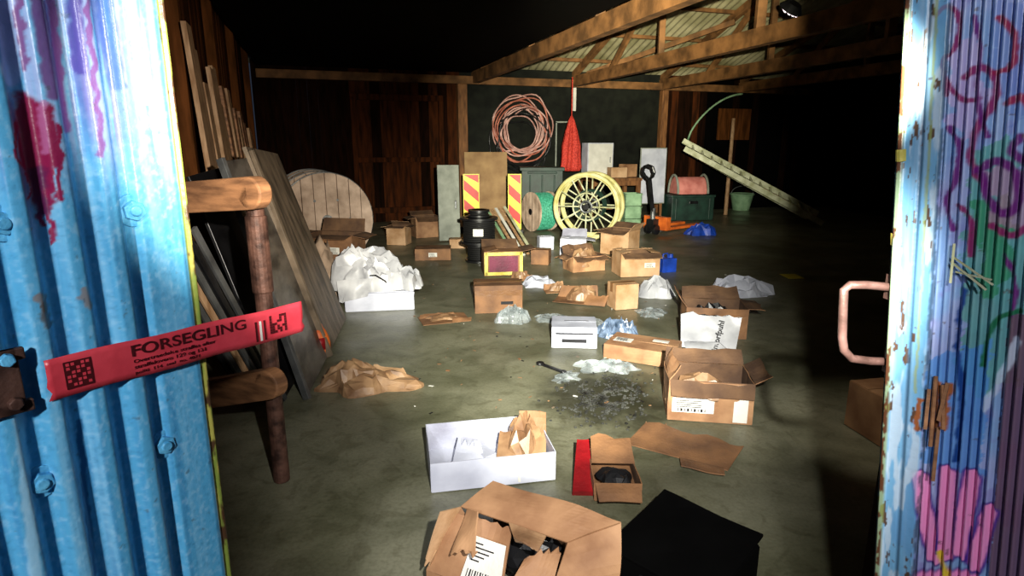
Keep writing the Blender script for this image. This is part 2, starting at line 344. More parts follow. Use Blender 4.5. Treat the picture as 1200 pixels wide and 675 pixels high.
# ------------------------------------------------------------ doors with sprayed paint
def h2(ix,iy,sd):
    n=np.sin(ix*127.1+iy*311.7+sd*74.7)*43758.5453; return n-np.floor(n)
def vn(x,y,sd=0):
    ix=np.floor(x); iy=np.floor(y); fx=x-ix; fy=y-iy; fx=fx*fx*(3-2*fx); fy=fy*fy*(3-2*fy)
    a=h2(ix,iy,sd);b=h2(ix+1,iy,sd);c=h2(ix,iy+1,sd);d=h2(ix+1,iy+1,sd)
    return (a*(1-fx)+b*fx)*(1-fy)+(c*(1-fx)+d*fx)*fy
def fbm(x,y,sd=0,o=4):
    r=0;a=.5
    for i in range(o): r=r+a*vn(x*2**i,y*2**i,sd+i); a*=.5
    return r/(1-.5**o)
def sm(x,a,b):
    t=np.clip((x-a)/(b-a),0,1); return t*t*(3-2*t)
class Door:
    def __init__(s,name,P,D,N,e_top,e_bot,s0,s1,z0,z1,step,prof):
        s.P=P;s.D=D;s.N=N;s.name=name;s.prof=prof
        k1,zz1=on_plane(*e_top,P,D); k2,zz2=on_plane(*e_bot,P,D)
        s.ls=(k1-k2)/(zz1-zz2); s.l0=k1-s.ls*zz1
        ns=int((s1-s0)/step); nz=int((z1-z0)/step); s.ns=ns;s.nz=nz
        s.S,s.Z=np.meshgrid(np.linspace(s0,s1,ns+1),np.linspace(z0,z1,nz+1))
        s.C=np.zeros(s.S.shape+(3,))
    def sz(s,u,v):
        k,z=on_plane(u,v,s.P,s.D); return k-(s.l0+s.ls*z),z
    def pt(s,a,z,off=0): return s.P*1+Vector((0,0,-s.P.z))+s.D*(a+s.l0+s.ls*z)+s.N*off+Vector((0,0,z))
    def mix(s,mask,col):
        c=np.array(lin(col)); s.C=s.C*(1-mask[...,None])+c*mask[...,None]
    def stroke(s,pts,r,col,soft=.35,jit=.0,op=1.0):
        q=[s.sz(*p) for p in pts]
        if len(q)>2:
            for _ in range(2):
                n=[q[0]]
                for (ax,ay),(bx,by) in zip(q,q[1:]): n+=[(ax*.75+bx*.25,ay*.75+by*.25),(ax*.25+bx*.75,ay*.25+by*.75)]
                n.append(q[-1]); q=n
        d=np.full(s.S.shape,9.0)
        X=s.S+jit*(fbm(s.S*60,s.Z*60,3)-.5)*2; Y=s.Z+jit*(fbm(s.S*60,s.Z*60,9)-.5)*2
        for (ax,ay),(bx,by) in zip(q,q[1:]):
            dx,dy=bx-ax,by-ay; L=dx*dx+dy*dy+1e-12
            t=np.clip(((X-ax)*dx+(Y-ay)*dy)/L,0,1)
            d=np.minimum(d,np.hypot(X-ax-t*dx,Y-ay-t*dy))
        s.mix((1-sm(d,r*(1-soft),r*(1+soft)))*op,col)
    def area(s,pts,col,op=1,jit=.006):
        q=[s.sz(*p) for p in pts]
        X=s.S+jit*(fbm(s.S*50,s.Z*50,5)-.5)*2; Y=s.Z+jit*(fbm(s.S*50,s.Z*50,6)-.5)*2
        ins=np.zeros(X.shape,bool); n=len(q)
        for i in range(n):
            x1,y1=q[i];x2,y2=q[(i+1)%n]
            c=((y1>Y)!=(y2>Y))&(X<(x2-x1)*(Y-y1)/((y2-y1)+1e-12)+x1); ins^=c
        s.mix(ins*op,col)
    def build(s):
        base=np.array(s.P); D=np.array(s.D);N=np.array(s.N)
        pr=s.prof(s.S)
        V=np.zeros(s.S.shape+(3,)); V[...,0]=base[0];V[...,1]=base[1]
        k=(s.S+s.l0+s.ls*s.Z)
        V+=D*k[...,None]+N*pr[...,None]; V[...,2]=s.Z
        V=V.reshape(-1,3); ns,nz=s.ns,s.nz
        org=np.array([V[:,0].mean(),V[:,1].mean(),V[:,2].min()]); V=V-org
        i,j=np.meshgrid(np.arange(ns),np.arange(nz)); a=(j*(ns+1)+i).ravel()
        fc=np.stack([a,a+1,a+ns+2,a+ns+1],1)
        me=bpy.data.meshes.new(s.name); me.from_pydata(V.tolist(),[],fc.tolist())
        at=me.color_attributes.new('Paint','FLOAT_COLOR','POINT')
        col=np.ones((len(V),4)); col[:,:3]=np.clip(s.C.reshape(-1,3),0,1)
        at.data.foreach_set('color',col.ravel())
        me.polygons.foreach_set('use_smooth',[True]*len(fc))
        m=bpy.data.materials.new(s.name+'_paint'); m.use_nodes=True; nt=m.node_tree; b=nt.nodes['Principled BSDF']
        an=nt.nodes.new('ShaderNodeAttribute'); an.attribute_name='Paint'
        nt.links.new(an.outputs['Color'],b.inputs['Base Color'])
        tc=nt.nodes.new('ShaderNodeTexCoord'); nn=nt.nodes.new('ShaderNodeTexNoise'); nn.inputs['Scale'].default_value=70; nn.inputs['Detail'].default_value=6
        nt.links.new(tc.outputs['Object'],nn.inputs['Vector'])
        bp=nt.nodes.new('ShaderNodeBump'); bp.inputs['Strength'].default_value=.3; bp.inputs['Distance'].default_value=.004
        nt.links.new(nn.outputs['Fac'],bp.inputs['Height']); nt.links.new(bp.outputs[0],b.inputs['Normal'])
        b.inputs['Roughness'].default_value=.36
        me.materials.append(m); me.update()
        ob=bpy.data.objects.new(s.name,me); ob.location=org; scene.collection.objects.link(ob)
        so=ob.modifiers.new('s','SOLIDIFY'); so.thickness=.03
        so.offset = 1 if ( (Vector(V[1]-V[0]).cross(Vector(V[ns+1]-V[0]))).dot(s.N)<0) else -1
        return ob
PL=Vector((-.7875,.9855,0)); DL=Vector((.61,.79,0)).normalized(); NL=Vector((DL.y,-DL.x,0))
def profL(S):
    amp=.012*sm(-S,.085,.10)
    w=np.sin((S+.02)*2*np.pi/.066); return amp*np.tanh(2.2*w)-.004*sm(S,-.014,-.010)+.003*sm(S,-.008,-.004)
dl=Door('door_1',PL,DL,NL,(192,0),(272,675),-.62,0,.1,2.35,.0025,profL)
S,Z=dl.S,dl.Z
dl.C[:]=np.array(lin('#58aedb'))
st=fbm(S*45,Z*1.2,1); st2=fbm(S*110,Z*2,2); bl=fbm(S*6,Z*3,4); sp=fbm(S*160,Z*120,77)
dl.mix(sm(st,.5,.75)*.6,'#8ccbec'); dl.mix(sm(st2,.52,.8)*.45,'#3684bc'); dl.mix(sm(bl,.45,.75)*.3,'#4494ca'); dl.mix(sm(sp,.5,.8)*.3,'#b8e0f4'); dl.mix(sm(1-sp,.6,.8)*.3,'#2e70a2')
top=sm(Z+.12*(fbm(S*40,Z*3,15)-.5),1.5,1.66)
dl.mix(top*sm(st2,.4,.6)*.6,'#b4b6e2')
dl.mix(top*sm(fbm(S*70,Z*3,8),.5,.62)*.6,'#5d3f9a')
for pts,r,c in [([(42,0),(52,60),(60,110)],.012,'#6a2a78'),([(62,0),(70,70),(78,150)],.007,'#8a3a90'),([(85,0),(92,80)],.008,'#4a4098'),([(122,0),(140,100)],.010,'#3b5aa8'),([(100,0),(112,130),(116,180)],.005,'#7c3c8c'),([(150,0),(170,120)],.006,'#c9c2ea'),([(8,0),(14,90)],.012,'#b4c4ec'),([(20,0),(30,80)],.004,'#7a3078')]:
    dl.stroke(pts,r,c,jit=.006,op=.85)
for pts,r in [([(30,118),(36,180),(44,205)],.013),([(38,125),(50,200),(56,235)],.010),([(52,130),(60,190)],.010),([(57,200),(60,285)],.0035),([(48,220),(50,262)],.004),([(66,150),(68,232)],.004),([(32,150),(22,140),(14,175),(20,190),(40,196)],.0035),([(34,205),(40,225),(34,230)],.003)]:
    dl.stroke(pts,r,'#8a1a48',jit=.008)
dl.stroke([(44,200),(52,250)],.009,'#5c1b4a',jit=.01)
dl.stroke([(48,120),(54,180)],.004,'#b86a9c',jit=.006,op=.7)
for (x,y,c) in ((47,355,'#8a7464'),(99,350,'#94847a'),(52,368,'#5c5048')):
    dl.stroke([(x-5,y-8),(x+4,y+8)],.008,c,jit=.014,op=.8)
dl.stroke([(95,495),(106,620),(112,675)],.005,'#2a6898',jit=.004); dl.stroke([(22,490),(40,675)],.009,'#b4e0f6',jit=.006,op=.6)
rst=fbm(S*60,Z*45,12); dl.mix(sm(rst,.80,.84)*.6,'#4a5a68')
edge=sm(S,-.016,-.011); dl.mix(edge,'#7c8c3c'); dl.mix(edge*sm(fbm(S*60,Z*12,3),.5,.6)*.8,'#b4a850'); dl.mix(edge*sm(fbm(S*60,Z*20,5),.55,.65),'#4a3220')
dl.mix(sm(S,-.022,-.018)*(1-sm(S,-.017,-.014))*.7,'#2b5a78')
door1=dl.build()
BOLT=mat('bolt_paint','#6cc0e8','#4598c8',.35,scale=60,bump=.2)
mb=MB('bolts')
for u,v in((158,247),(195,522),(50,567),(4,262)):
    a,z=dl.sz(u,v); o=float(profL(np.array([a]))[0]); 
    mb.cyl(dl.pt(a,z,o-.012),dl.pt(a,z,o+.004),.032,.030,BOLT,28); mb.cyl(dl.pt(a,z,o+.003),dl.pt(a,z,o+.014),.0205,.019,BOLT,6)
    mb.cyl(dl.pt(a,z,o+.013),dl.pt(a,z,o+.019),.011,.009,BOLT,16)
ob=mb.build(.0015,parent=door1)
mb=MB('latch_plate'); a,z=dl.sz(8,445)
for da,dz,w,h in((-.02,0,.07,.11),(0,.045,.05,.02),(0,-.045,.05,.02)):
    c=dl.pt(a+da,z+dz,.018); 
    mb.box(c,(w,.012,h),RUST,Matrix((DL,-NL,Vector((0,0,1)))).transposed())
mb.cyl(dl.pt(a,z+.04,.02),dl.pt(a,z+.04,.035),.012,.011,BOLT,6); mb.cyl(dl.pt(a,z-.035,.02),dl.pt(a,z-.035,.035),.012,.011,RUST,6)
mb.build(.002,parent=door1)
ER=Vector((.752,1.15,0)); DR=Vector((.61,-.79,0)).normalized(); NR=Vector((DR.y,-DR.x,0))
if NR.dot(-ER)<0: NR=-NR
def profR(S):
    w=np.sin(S*2*np.pi/.0145)
    return .0055*sm(S,.07,.075)*np.tanh(1.5*w)-.008*sm(S,.066,.070)+.004*(1-sm(S,.008,.010))-.003*sm(S,.034,.037)*(1-sm(S,.040,.043))
dr=Door('door_2',ER,DR,NR,(1062,0),(1026,675),0,.5,.1,2.35,.0022,profR)
S,Z=dr.S,dr.Z
dr.C[:]=np.array(lin('#7ab4dc'))
st=fbm(S*90,Z*3,1); bl=fbm(S*14,Z*8,4); g=fbm(S*30,Z*20,7)
dr.mix(sm(st,.5,.7)*.55,'#c4d8ec'); dr.mix(sm(bl,.5,.7)*.5,'#3f74c0'); 
body=sm(S,.066,.070)
dr.mix(body*.6,'#8fa6dc'); dr.mix(body*sm(bl,.4,.6)*.6,'#b4b8e4'); dr.mix(body*sm(g,.5,.65)*.4,'#8468b8')
dr.area([(1135,175),(1175,160),(1215,200),(1215,440),(1150,470),(1118,440),(1128,330)],'#4aa88a',.65,.02)
dr.area([(1140,240),(1180,230),(1185,330),(1150,350)],'#22904e',.7,.02)
dr.area([(1085,420),(1160,400),(1150,560),(1080,545)],'#5294dc',.8,.012)
dr.area([(1180,370),(1230,370),(1230,700),(1158,700),(1165,560)],'#6c4a5e',.92,.006)
dr.area([(1165,0),(1230,0),(1230,110),(1180,150),(1160,60)],'#6a86cc',.6,.02)
dr.area([(1110,60),(1140,40),(1160,120),(1130,170),(1108,140)],'#d0b0e0',.55,.02)
dr.area([(1150,200),(1215,190),(1215,270),(1160,265)],'#c874ac',.5,.02)
for pts,r in [([(1095,20),(1110,5),(1125,20),(1118,60),(1102,70),(1108,110)],.004),([(1130,90),(1150,75),(1170,95),(1160,130),(1140,150),(1135,190),(1150,215)],.006),
   ([(1170,20),(1190,40),(1185,80),(1165,85)],.005),([(1145,200),(1165,185),(1190,200),(1195,240),(1175,255),(1155,235),(1150,205)],.007),([(1110,150),(1125,170),(1120,210),(1105,235),(1115,270)],.0045),
   ([(1180,120),(1200,110),(1210,150)],.006),([(1160,265),(1185,280),(1205,265)],.006),([(1105,90),(1125,120),(1145,115)],.0045),([(1175,300),(1190,330),(1185,370)],.004),([(1140,20),(1150,60),(1140,110),(1155,160)],.0045),([(1195,160),(1180,175),(1200,190)],.007),([(1120,240),(1140,255),(1135,300)],.004)]:
    dr.stroke(pts,r,R.choice(['#8a145c','#6a1474','#981c40']),jit=.003,op=.95)
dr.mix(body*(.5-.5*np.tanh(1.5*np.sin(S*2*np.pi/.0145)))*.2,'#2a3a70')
dr.stroke([(1128,340),(1118,400),(1128,470),(1118,540)],.005,'#1c448c',jit=.004); dr.stroke([(1195,365),(1160,375),(1150,430)],.004,'#1f6a4a',jit=.003)
dr.stroke([(1150,480),(1175,440),(1190,400)],.006,'#c8d8ee',jit=.004,op=.7)
HAND=[([(1092,655),(1082,600),(1078,560)],.013),([(1106,650),(1106,600),(1108,555)],.013),([(1125,650),(1130,600),(1138,560)],.013),([(1140,665),(1150,630),(1158,600)],.011),([(1088,690),(1135,690)],.03)]
for pts,r in HAND: dr.stroke(pts,r+.004,'#4b2a8e',jit=.002,soft=.15)
for pts,r in HAND: dr.stroke(pts,r,'#f094cc',jit=.002,soft=.15)
for x in((1098,600,1096,650),(1116,600,1114,650),(1136,620,1130,660)): dr.stroke([(x[0],x[1]),(x[2],x[3])],.002,'#4b2a8e')
dr.stroke([(1100,650),(1106,675)],.006,'#e6c83c',jit=.003)
dr.stroke([(1112,5),(1098,200),(1088,400),(1076,600),(1070,680)],.003,'#32475c',jit=.004,op=.8)
fl=(1-sm(S,.064,.068))
dr.mix(fl*.5,'#6fa8d0'); dr.mix(fl*sm(fbm(S*50,Z*10,21),.58,.66)*.7,'#cadcea'); dr.mix(fl*sm(fbm(S*90,Z*24,31),.70,.73),'#5a4436')
dr.mix((1-sm(S,.008,.010))*.8,'#8a9a58'); dr.mix((1-sm(S,.006,.010))*sm(fbm(S*60,Z*25,3),.5,.55),'#5a3824')
dr.mix(sm(S,.034,.037)*(1-sm(S,.040,.043))*.8,'#34546e'); dr.stroke([(1098,0),(1085,250),(1072,460)],.0025,'#9aa860',jit=.003,op=.7)
for a in((1098,450,1092,520),(1110,452,1104,500),(1078,470,1074,500)):
    dr.stroke([(a[0],a[1]),(a[2],a[3])],.006,'#9a5a34',jit=.008)
dr.mix(sm(fbm(S*65,Z*60,44),.80,.83)*.7,'#5a4440')
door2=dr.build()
mb=MB('pull_handle')
def hp(u,v): return AY(u,v,1.165)
mb.tube([hp(1048,337),hp(1015,334),hp(996,334),hp(989,340),hp(988,360),hp(987,395),hp(989,410),hp(998,420),hp(1020,423),hp(1046,424)],.0085,HANDL,10)
for u,v in((1048,337),(1046,424)): mb.box(AY(u,v,1.168),(.02,.03,.05),HANDL)
mb.build(smooth=True,parent=door2)
mb=MB('hinge_pins')
for u,v in((1056,182),(1050,280)):
    mb.cyl(hp(u,v-7),hp(u,v+7),.009,.009,YEL,10); mb.cyl(hp(u+8,v-2),hp(u-3,v+1),.006,.006,RUST,8)
mb.build(.001,parent=door2)
mb=MB('wood_splinters')
def dp(u,v,o): 
    a,z=dr.sz(u,v); return dr.pt(a,z,o)
for x in(((1118,300),(1168,332)),((1116,306),(1160,338)),((1122,318),(1166,326)),((1120,285),(1118,330))):
    mb.beam(dp(*x[0],.008),dp(*x[1],.02),.004,.0025,PALEG)
for x in(((1098,440),(1094,520)),((1106,450),(1109,500)),((1090,455),(1088,500)),((1112,448),(1104,490)),((1101,500),(1097,560))):
    mb.beam(dp(*x[0],.006),dp(*x[1],.018),.006,.004,WOODO)
mb.build(parent=door2)
# ------------------------------------------------------------ seal tape
TAPE=mat('seal_tape_red','#d64450','#bc3440',.35,scale=12,bump=.12,bscale=30); TAPED=mat('seal_tape_dark','#4c0a10','#3a080c',.5,bump=0)
kL,zb=on_plane(52,443,PL,DL); kR,_=on_plane(350,372,PL,DL)
ztop=on_plane(52,419,PL,DL)[1]; zbot=on_plane(56,467,PL,DL)[1]; hT=ztop-zbot; zc=(ztop+zbot)/2
ed=dl.l0+dl.ls*zc
mb=MB('seal_tape'); n=60; vs=[]; fs=[]
TO=.0165
def tp(k,z,off=0):
    o=TO+.0004*math.sin(k*45)+(.0012*noise.noise(Vector((k*20,z*20,0))) if k>ed+.03 else 0)
    return Vector((PL.x,PL.y,0))+DL*k+NL*(o+off)+Vector((0,0,z))
for i in range(n+1):
    k=kL+(kR-kL)*i/n
    for j in range(7):
        zz=zc-hT/2+hT*j/6
        kk=k+(.006*noise.noise(Vector((zz*90,3,1))) if i in(0,n) else 0)
        vs.append(tp(kk,zz+.0012*math.sin(k*30)))
for i in range(n):
    for j in range(6): a=i*7+j; fs.append((a,a+7,a+8,a+1))
mb.add(vs,fs,TAPE); tape=mb.build(smooth='full'); so=tape.modifiers.new('s','SOLIDIFY'); so.thickness=.0006
def TM(k,z,off=.0014):
    p=Vector((PL.x,PL.y,0))+DL*k+NL*(TO+off)+Vector((0,0,z))
    return Matrix.Translation(p)@Matrix((DL,Vector((0,0,1)),NL)).transposed().to_4x4()
def tk(u): return on_plane(u,410,PL,DL)[0]
def ttext(nm,s,size,u,dz,sx=1):
    c=bpy.data.curves.new(nm,'FONT'); c.body=s; c.size=size; c.extrude=.0001; c.align_y='CENTER'; c.offset=size*.018; c.materials.append(TAPED)
    o=bpy.data.objects.new(nm,c); scene.collection.objects.link(o); attach(o,tape)
    o.matrix_basis=TM(tk(u),zc+dz)@Matrix.Diagonal((sx,1,1,1)); return o
ttext('print_title','FORSEGLING',.030,148,.015,1.30)
ttext('print_line_1','Overtraedelse straffes efter',.0098,150,-.005,1.4)
ttext('print_line_2','straffelovens 129 og 131',.0098,150,-.016,1.4)
ttext('print_line_3','politi  114  seal  no. 4071',.0085,150,-.027,1.4)
mb=MB('emblem')
def tb(k,z,w,h,m,off=.0014):
    mb.box(Vector((PL.x,PL.y,0))+DL*k+NL*(TO+off)+Vector((0,0,z)),(w,.0004,h),m,Matrix((DL,-NL,Vector((0,0,1)))).transposed())
k0=tk(84); tb(k0,zc,.042,.05,TAPED)
for i in range(5):
    for j in range(6):
        if (i*7+j*5)%3: tb(k0-.015+i*.0075,zc-.018+j*.0075,.005,.005,TAPE,.0020)
k1=tk(324); 
for i in range(7):
    for j in range(7):
        if R.random()<.6 or i in(0,6): tb(k1-.018+i*.006,zc-.018+j*.006,.0055,.0055,TAPED,.0022)
k2=tk(301)
for j in range(3): tb(k2-.006+j*.010,zc-.008,.005,.045,TAPED if j!=1 else PAPER,.0022)
e=mb.build(); attach(e,tape)
# ------------------------------------------------------------ cartons
def lab(mb,c,w,h,face,hw,hd,hh,m=PAPER,lines=True):
    x,z=c
    def put(cx,cz,ww,hh_,mm,o):
        if face=='f': mb.box((cx,-hd-o,cz),(ww,.002,hh_),mm)
        elif face=='t': mb.box((cx,cz,hh+o),(ww,hh_,.002),mm)
        elif face=='r': mb.box((hw+o,cx,cz),(.002,ww,hh_),mm)
        elif face=='l': mb.box((-hw-o,cx,cz),(.002,ww,hh_),mm)
    put(x,z,w,h,m,.007)
    if lines:
        for i in range(4): put(x-w*.1,z+h*(.32-.14*i),w*.6,h*.045,INK,.0085)
        for i in range(9): put(x-w*.35+i*w*.08,z-h*.32,w*(.02+.03*(i%2)),h*.2,INK,.0085)
def carton(name,u,v,w,d,h,rot=0,flaps=(110,100,100,95),closed=False,m=CARD,mi=CARDIN,labels=(),tape=False,z=0,tilt=None,rag=0,seed=None,fl=None,warp=.006,extra=None,bevel=0):
    mb=MB(name); seed=seed if seed is not None else R.random()*50
    P=F(u,v); mb.M=Matrix.Translation(P+Vector((0,0,z+.006)))@Matrix.Rotation(math.radians(rot),4,'Z')
    if tilt: mb.M=mb.M@tilt
    x,y=w/2,d/2; A=(-x,-y);B=(x,-y);C=(x,y);D=(-x,y)
    def V(p,z): return Vector((p[0],p[1],z))
    mb.panel(V(A,0),V(B,0),V(C,0),V(D,0),m,warp=.0,n=2)
    for i,(p,q) in enumerate(((A,B),(C,D),(D,A),(B,C))):
        mb.panel(V(p,0),V(q,0),V(q,h),V(p,h),m,warp=warp,seed=seed+i,m2=mi)
    if closed:
        mb.panel(V(A,h),V(B,h),V((x,-.002),h+.002),V((-x,-.002),h+.002),m,warp=.003,seed=seed)
        mb.panel(V(C,h),V(D,h),V((-x,.002),h+.002),V((x,.002),h+.002),m,warp=.003,seed=seed+3)
        if tape:
            mb.box((0,0,h+.007),(w+.012,.055,.002),TAPEB); mb.box((x+.006,0,h-.04),(.002,.055,.09),TAPEB); mb.box((-x-.006,0,h-.04),(.002,.055,.09),TAPEB)
    else:
        outs=((0,-1),(0,1),(-1,0),(1,0)); ed=((A,B),(C,D),(D,A),(B,C))
        for i in range(4):
            if flaps[i] is None: continue
            a=math.radians(flaps[i]); L=fl or (min(x,y) if i>1 else y)*.95
            dr_=Vector((outs[i][0]*math.sin(a),outs[i][1]*math.sin(a),math.cos(a)))*L
            p=V(ed[i][0],h+.003);q=V(ed[i][1],h+.003); ins=(q-p)*.02
            mb.panel(p,q,q+dr_-ins,p+dr_+ins,m,warp=warp*1.5,rag=rag,seed=seed+i*2,m2=mi)
    for l in labels: lab(mb,(l[1],l[2]),l[3],l[4],l[0],x,y,h,*(l[5:] ))
    if extra: extra(mb)
    return mb.build(bevel)
RX=lambda a:Matrix.Rotation(math.radians(a),4,'X'); RY=lambda a:Matrix.Rotation(math.radians(a),4,'Y')
def carton_at(name,P,*a,**k):
    d=Vector((P.x,P.y,0))-CAM
    xx=d.x; fy=d.y*CT-d.z*ST; up=d.y*ST+d.z*CT
    return carton(name,600+FPX*xx/fy,337.5-FPX*up/fy,*a,**k)
mb=MB('torn_cardboard_box')
A=F(578,564,.36);B=F(727,612,.36);C=F(665,636,.31);D=F(540,594,.31)
E=F(722,700,.13); G=F(640,712,.10); H=F(500,668,.10)
mb.panel(D,C,B,A,CARD,th=.006,n=10,warp=.015,seed=3,m2=CARDIN)
mb.panel(C,G,E,B,CARD,n=8,warp=.02,seed=5)
J=F(600,615,.305); K=F(588,700,.12)
mb.panel(H,K,J,D,CARD,n=10,warp=.022,rag=.12,seed=8)
mb.panel(K,G,F(660,640,.29),F(618,650,.26),CARD,n=8,warp=.03,rag=.25,seed=12,m2=CARDIN)
mb.panel(D,F(516,600,.33),F(496,662,.14),H,CARD3,n=8,warp=.03,rag=.25,seed=14)
mb.panel(F(548,596,.32),F(560,600,.35),F(556,655,.25),F(530,652,.22),CARD,n=7,warp=.03,rag=.2,seed=16)
mb.panel(F(596,612,.32),F(640,628,.33),F(630,652,.30),F(606,640,.29),KRAFT,n=7,warp=.03,rag=.4,seed=18)
zf=.008
mb.panel(Vector((A.x,A.y,zf)),Vector((B.x,B.y,zf)),B,A,CARD,n=6,warp=.01,seed=20)
mb.panel(Vector((H.x,H.y,zf)),Vector((G.x,G.y,zf)),G,H,CARD,n=6,warp=.01,seed=22)
mb.panel(Vector((G.x,G.y,zf)),Vector((E.x,E.y,zf)),E,G,CARD,n=6,warp=.01,seed=24)
mb.panel(Vector((E.x,E.y,zf)),Vector((B.x,B.y,zf)),B,E,CARD,n=6,warp=.01,seed=25)
mb.panel(Vector((A.x,A.y,zf)),Vector((H.x,H.y,zf)),H,D,CARD,n=6,warp=.01,seed=26)
mb.blob(F(620,655,.1),(.2,.16,.14),BLACKP,3,.3,seed=3)
def onq(x,y,o): 
    nn=(K-H).cross(D-H).normalized(); 
    if nn.z<0: nn=-nn
    return (H*(1-x)+K*x)*(1-y)+(D*(1-x)+J*x)*y+nn*o
def patch(x0,y0,x1,y1,o,m): mb.panel(onq(x0,y0,o),onq(x1,y0,o),onq(x1,y1,o),onq(x0,y1,o),m,th=.001,n=2,warp=0)
patch(.48,.06,1.0,.70,.022,PAPER)
for i in range(5): patch(.54,.60-.06*i,.54+.12+.06*((i*3)%4),.62-.06*i,.0235,INK)
for i in range(12): patch(.54+.035*i,.11,.54+.035*i+.010+.008*(i%2),.24,.0235,INK)
mb.build()
mb=MB('black_case'); P=F(802,640,.2); P.z=0
mb.M=Matrix.Translation(P)@Matrix.Rotation(math.radians(-44),4,'Z')
mb.panel((-.19,-.19,.005),(.19,-.19,.005),(.19,.19,.005),(-.19,.19,.005),BLACKV,th=.01,warp=0)
for a,b in(((-.19,-.19),(.19,-.19)),((.19,.19),(-.19,.19)),((-.19,.19),(-.19,-.19)),((.19,-.19),(.19,.19))):
    mb.panel((*a,0.01),(*b,0.01),(*b,.2),(*a,.2),BLACKV,th=.012,warp=.004)
mb.panel((-.2,-.2,.2),(.2,-.2,.2),(.2,.2,.24),(-.2,.2,.25),BLACKV,th=.014,warp=.01)
mb.box((0,-.205,.15),(.12,.02,.03),BLACKP); mb.build(.004)
def ex(mb):
    mb.panel((.02,-.1,.03),(.26,-.12,.03),(.28,.08,.17),(.08,.1,.14),KRAFT,warp=.03,rag=.4,seed=9,n=8)
    mb.panel((.14,-.06,.05),(.28,-.1,.08),(.34,.14,.22),(.2,.16,.24),CARD,warp=.03,rag=.4,seed=2,n=8)
    mb.crumple((.2,.05,.05),.2,.24,.16,KRAFT,n=7,seed=4)
    mb.panel((-.2,-.12,.06),(-.02,-.14,.03),(-.04,.06,.11),(-.14,.1,.12),WHITE,th=.02,warp=.02,rag=.4,seed=5,n=8)
    mb.box((-.02,-.02,.07),(.07,.1,.03),WHITE,Matrix.Rotation(.5,3,'Z')); mb.box((-.12,.05,.06),(.05,.05,.04),WHITE,Matrix.Rotation(1,3,'X'))
    mb.box((.12,-.212,.08),(.012,.002,.14),PAPER)
carton('white_carton',572,545,.60,.41,.15,rot=11,flaps=(None,None,None,None),m=WHITE,mi=WHITEIN,seed=7,extra=ex,warp=.004)
mb=MB('torn_product_box'); P=F(709,574); mb.M=Matrix.Translation(P+Vector((0,0,.006)))@Matrix.Rotation(math.radians(-2),4,'Z')
mb.panel((-.16,-.06,.01),(-.06,-.06,.01),(-.06,.24,.12),(-.12,.24,.12),RED,th=.03,seed=1)
mb.panel((-.06,-.1,0),(.15,-.1,0),(.15,.22,0),(-.06,.22,0),CARD2)
for a,b in(((-.06,-.1),(.15,-.1)),((.15,.22),(-.06,.22)),((-.06,.22),(-.06,-.1)),((.15,-.1),(.15,.22))):
    mb.panel((*a,0),(*b,0),(*b,.09),(*a,.09),CARD2,warp=.01,seed=2,m2=CARDIN)
mb.panel((-.06,.08,.09),(.15,.08,.09),(.15,.26,.14),(-.05,.27,.15),CARD2,warp=.012,rag=.2,seed=4); mb.panel((-.06,-.1,.09),(.15,-.1,.09),(.14,-.19,.05),(-.05,-.19,.05),CARD2,warp=.01)
mb.crumple((.045,.0,.05),.18,.14,.05,BLACKP,n=6,seed=2); mb.build()
mb=MB('flattened_cardboard'); P=F(800,523); mb.M=Matrix.Translation(P+Vector((0,0,.012)))@Matrix.Rotation(math.radians(-28),4,'Z')
mb.panel((-.28,-.14,0),(.26,-.17,0),(.3,.16,.0),(-.24,.18,.01),CARD2,warp=.008,n=8,rag=.2,seed=3)
mb.panel((.02,-.17,0.01),(.24,-.17,0.01),(.26,-.27,.03),(.05,-.27,.02),CARD2,warp=.008); mb.build()
def ex(mb):
    mb.crumple((-.02,0,.06),.4,.25,.16,KRAFT,n=9,seed=8)
    mb.panel((-.2,-.165,.24),(.02,-.165,.24),(.04,-.21,.14),(-.16,-.2,.19),KRAFT,warp=.02,rag=.4,seed=6)
carton('cardboard_box',826,482,.48,.32,.25,rot=-9,flaps=(150,40,-30,60),labels=[('f',-.1,.10,.24,.09),('f',.17,.125,.08,.23,PAPER,False)],seed=11,rag=.25,extra=ex,fl=.11,warp=.014)
carton('cardboard_box',753,418,.52,.33,.11,rot=-27,closed=True,tape=False,labels=[('t',-.15,-.02,.14,.09),('t',.12,.07,.12,.05,PAPER,False)],m=CARD,seed=13,warp=.01)
carton('cardboard_box',834,390,.5,.33,.26,rot=-8,flaps=(None,50,35,95),seed=17,m=CARD2,rag=.35,warp=.016,extra=lambda mb:mb.crumple((0,0.02,.03),.42,.26,.2,BLACKP,seed=4))
mb=MB('printed_sack'); P=F(830,411); mb.M=Matrix.Translation(P+Vector((0,0,.01)))@Matrix.Rotation(math.radians(-8),4,'Z')
mb.panel((-.22,-.02,0.02),(.20,-.02,0.0),(.24,.03,.29),(-.23,.04,.31),SACK,th=.03,warp=.035,n=10,rag=.2,seed=3)
mb.panel((-.18,-.035,0.01),(.16,-.035,0.0),(.05,-.06,.10),(-.2,-.05,.07),SACK,th=.02,warp=.03,n=8,rag=.3,seed=6)
sk=mb.build(smooth=True)
text('print','intorfpuhl',.062,Matrix.Translation(P)@Matrix.Rotation(math.radians(-8),4,'Z')@Matrix.Translation((.03,-.08,.03))@RX(80)@Matrix.Rotation(math.radians(78),4,'Z'),INK,sk)
carton('white_carton',672,401,.36,.32,.17,rot=-4,closed=True,m=WHITE,mi=WHITEIN,labels=[('f',0,.06,.2,.03,INK,False),('f',0,.12,.3,.012,INK,False),('t',.02,.02,.2,.006,INK,False)],seed=19)
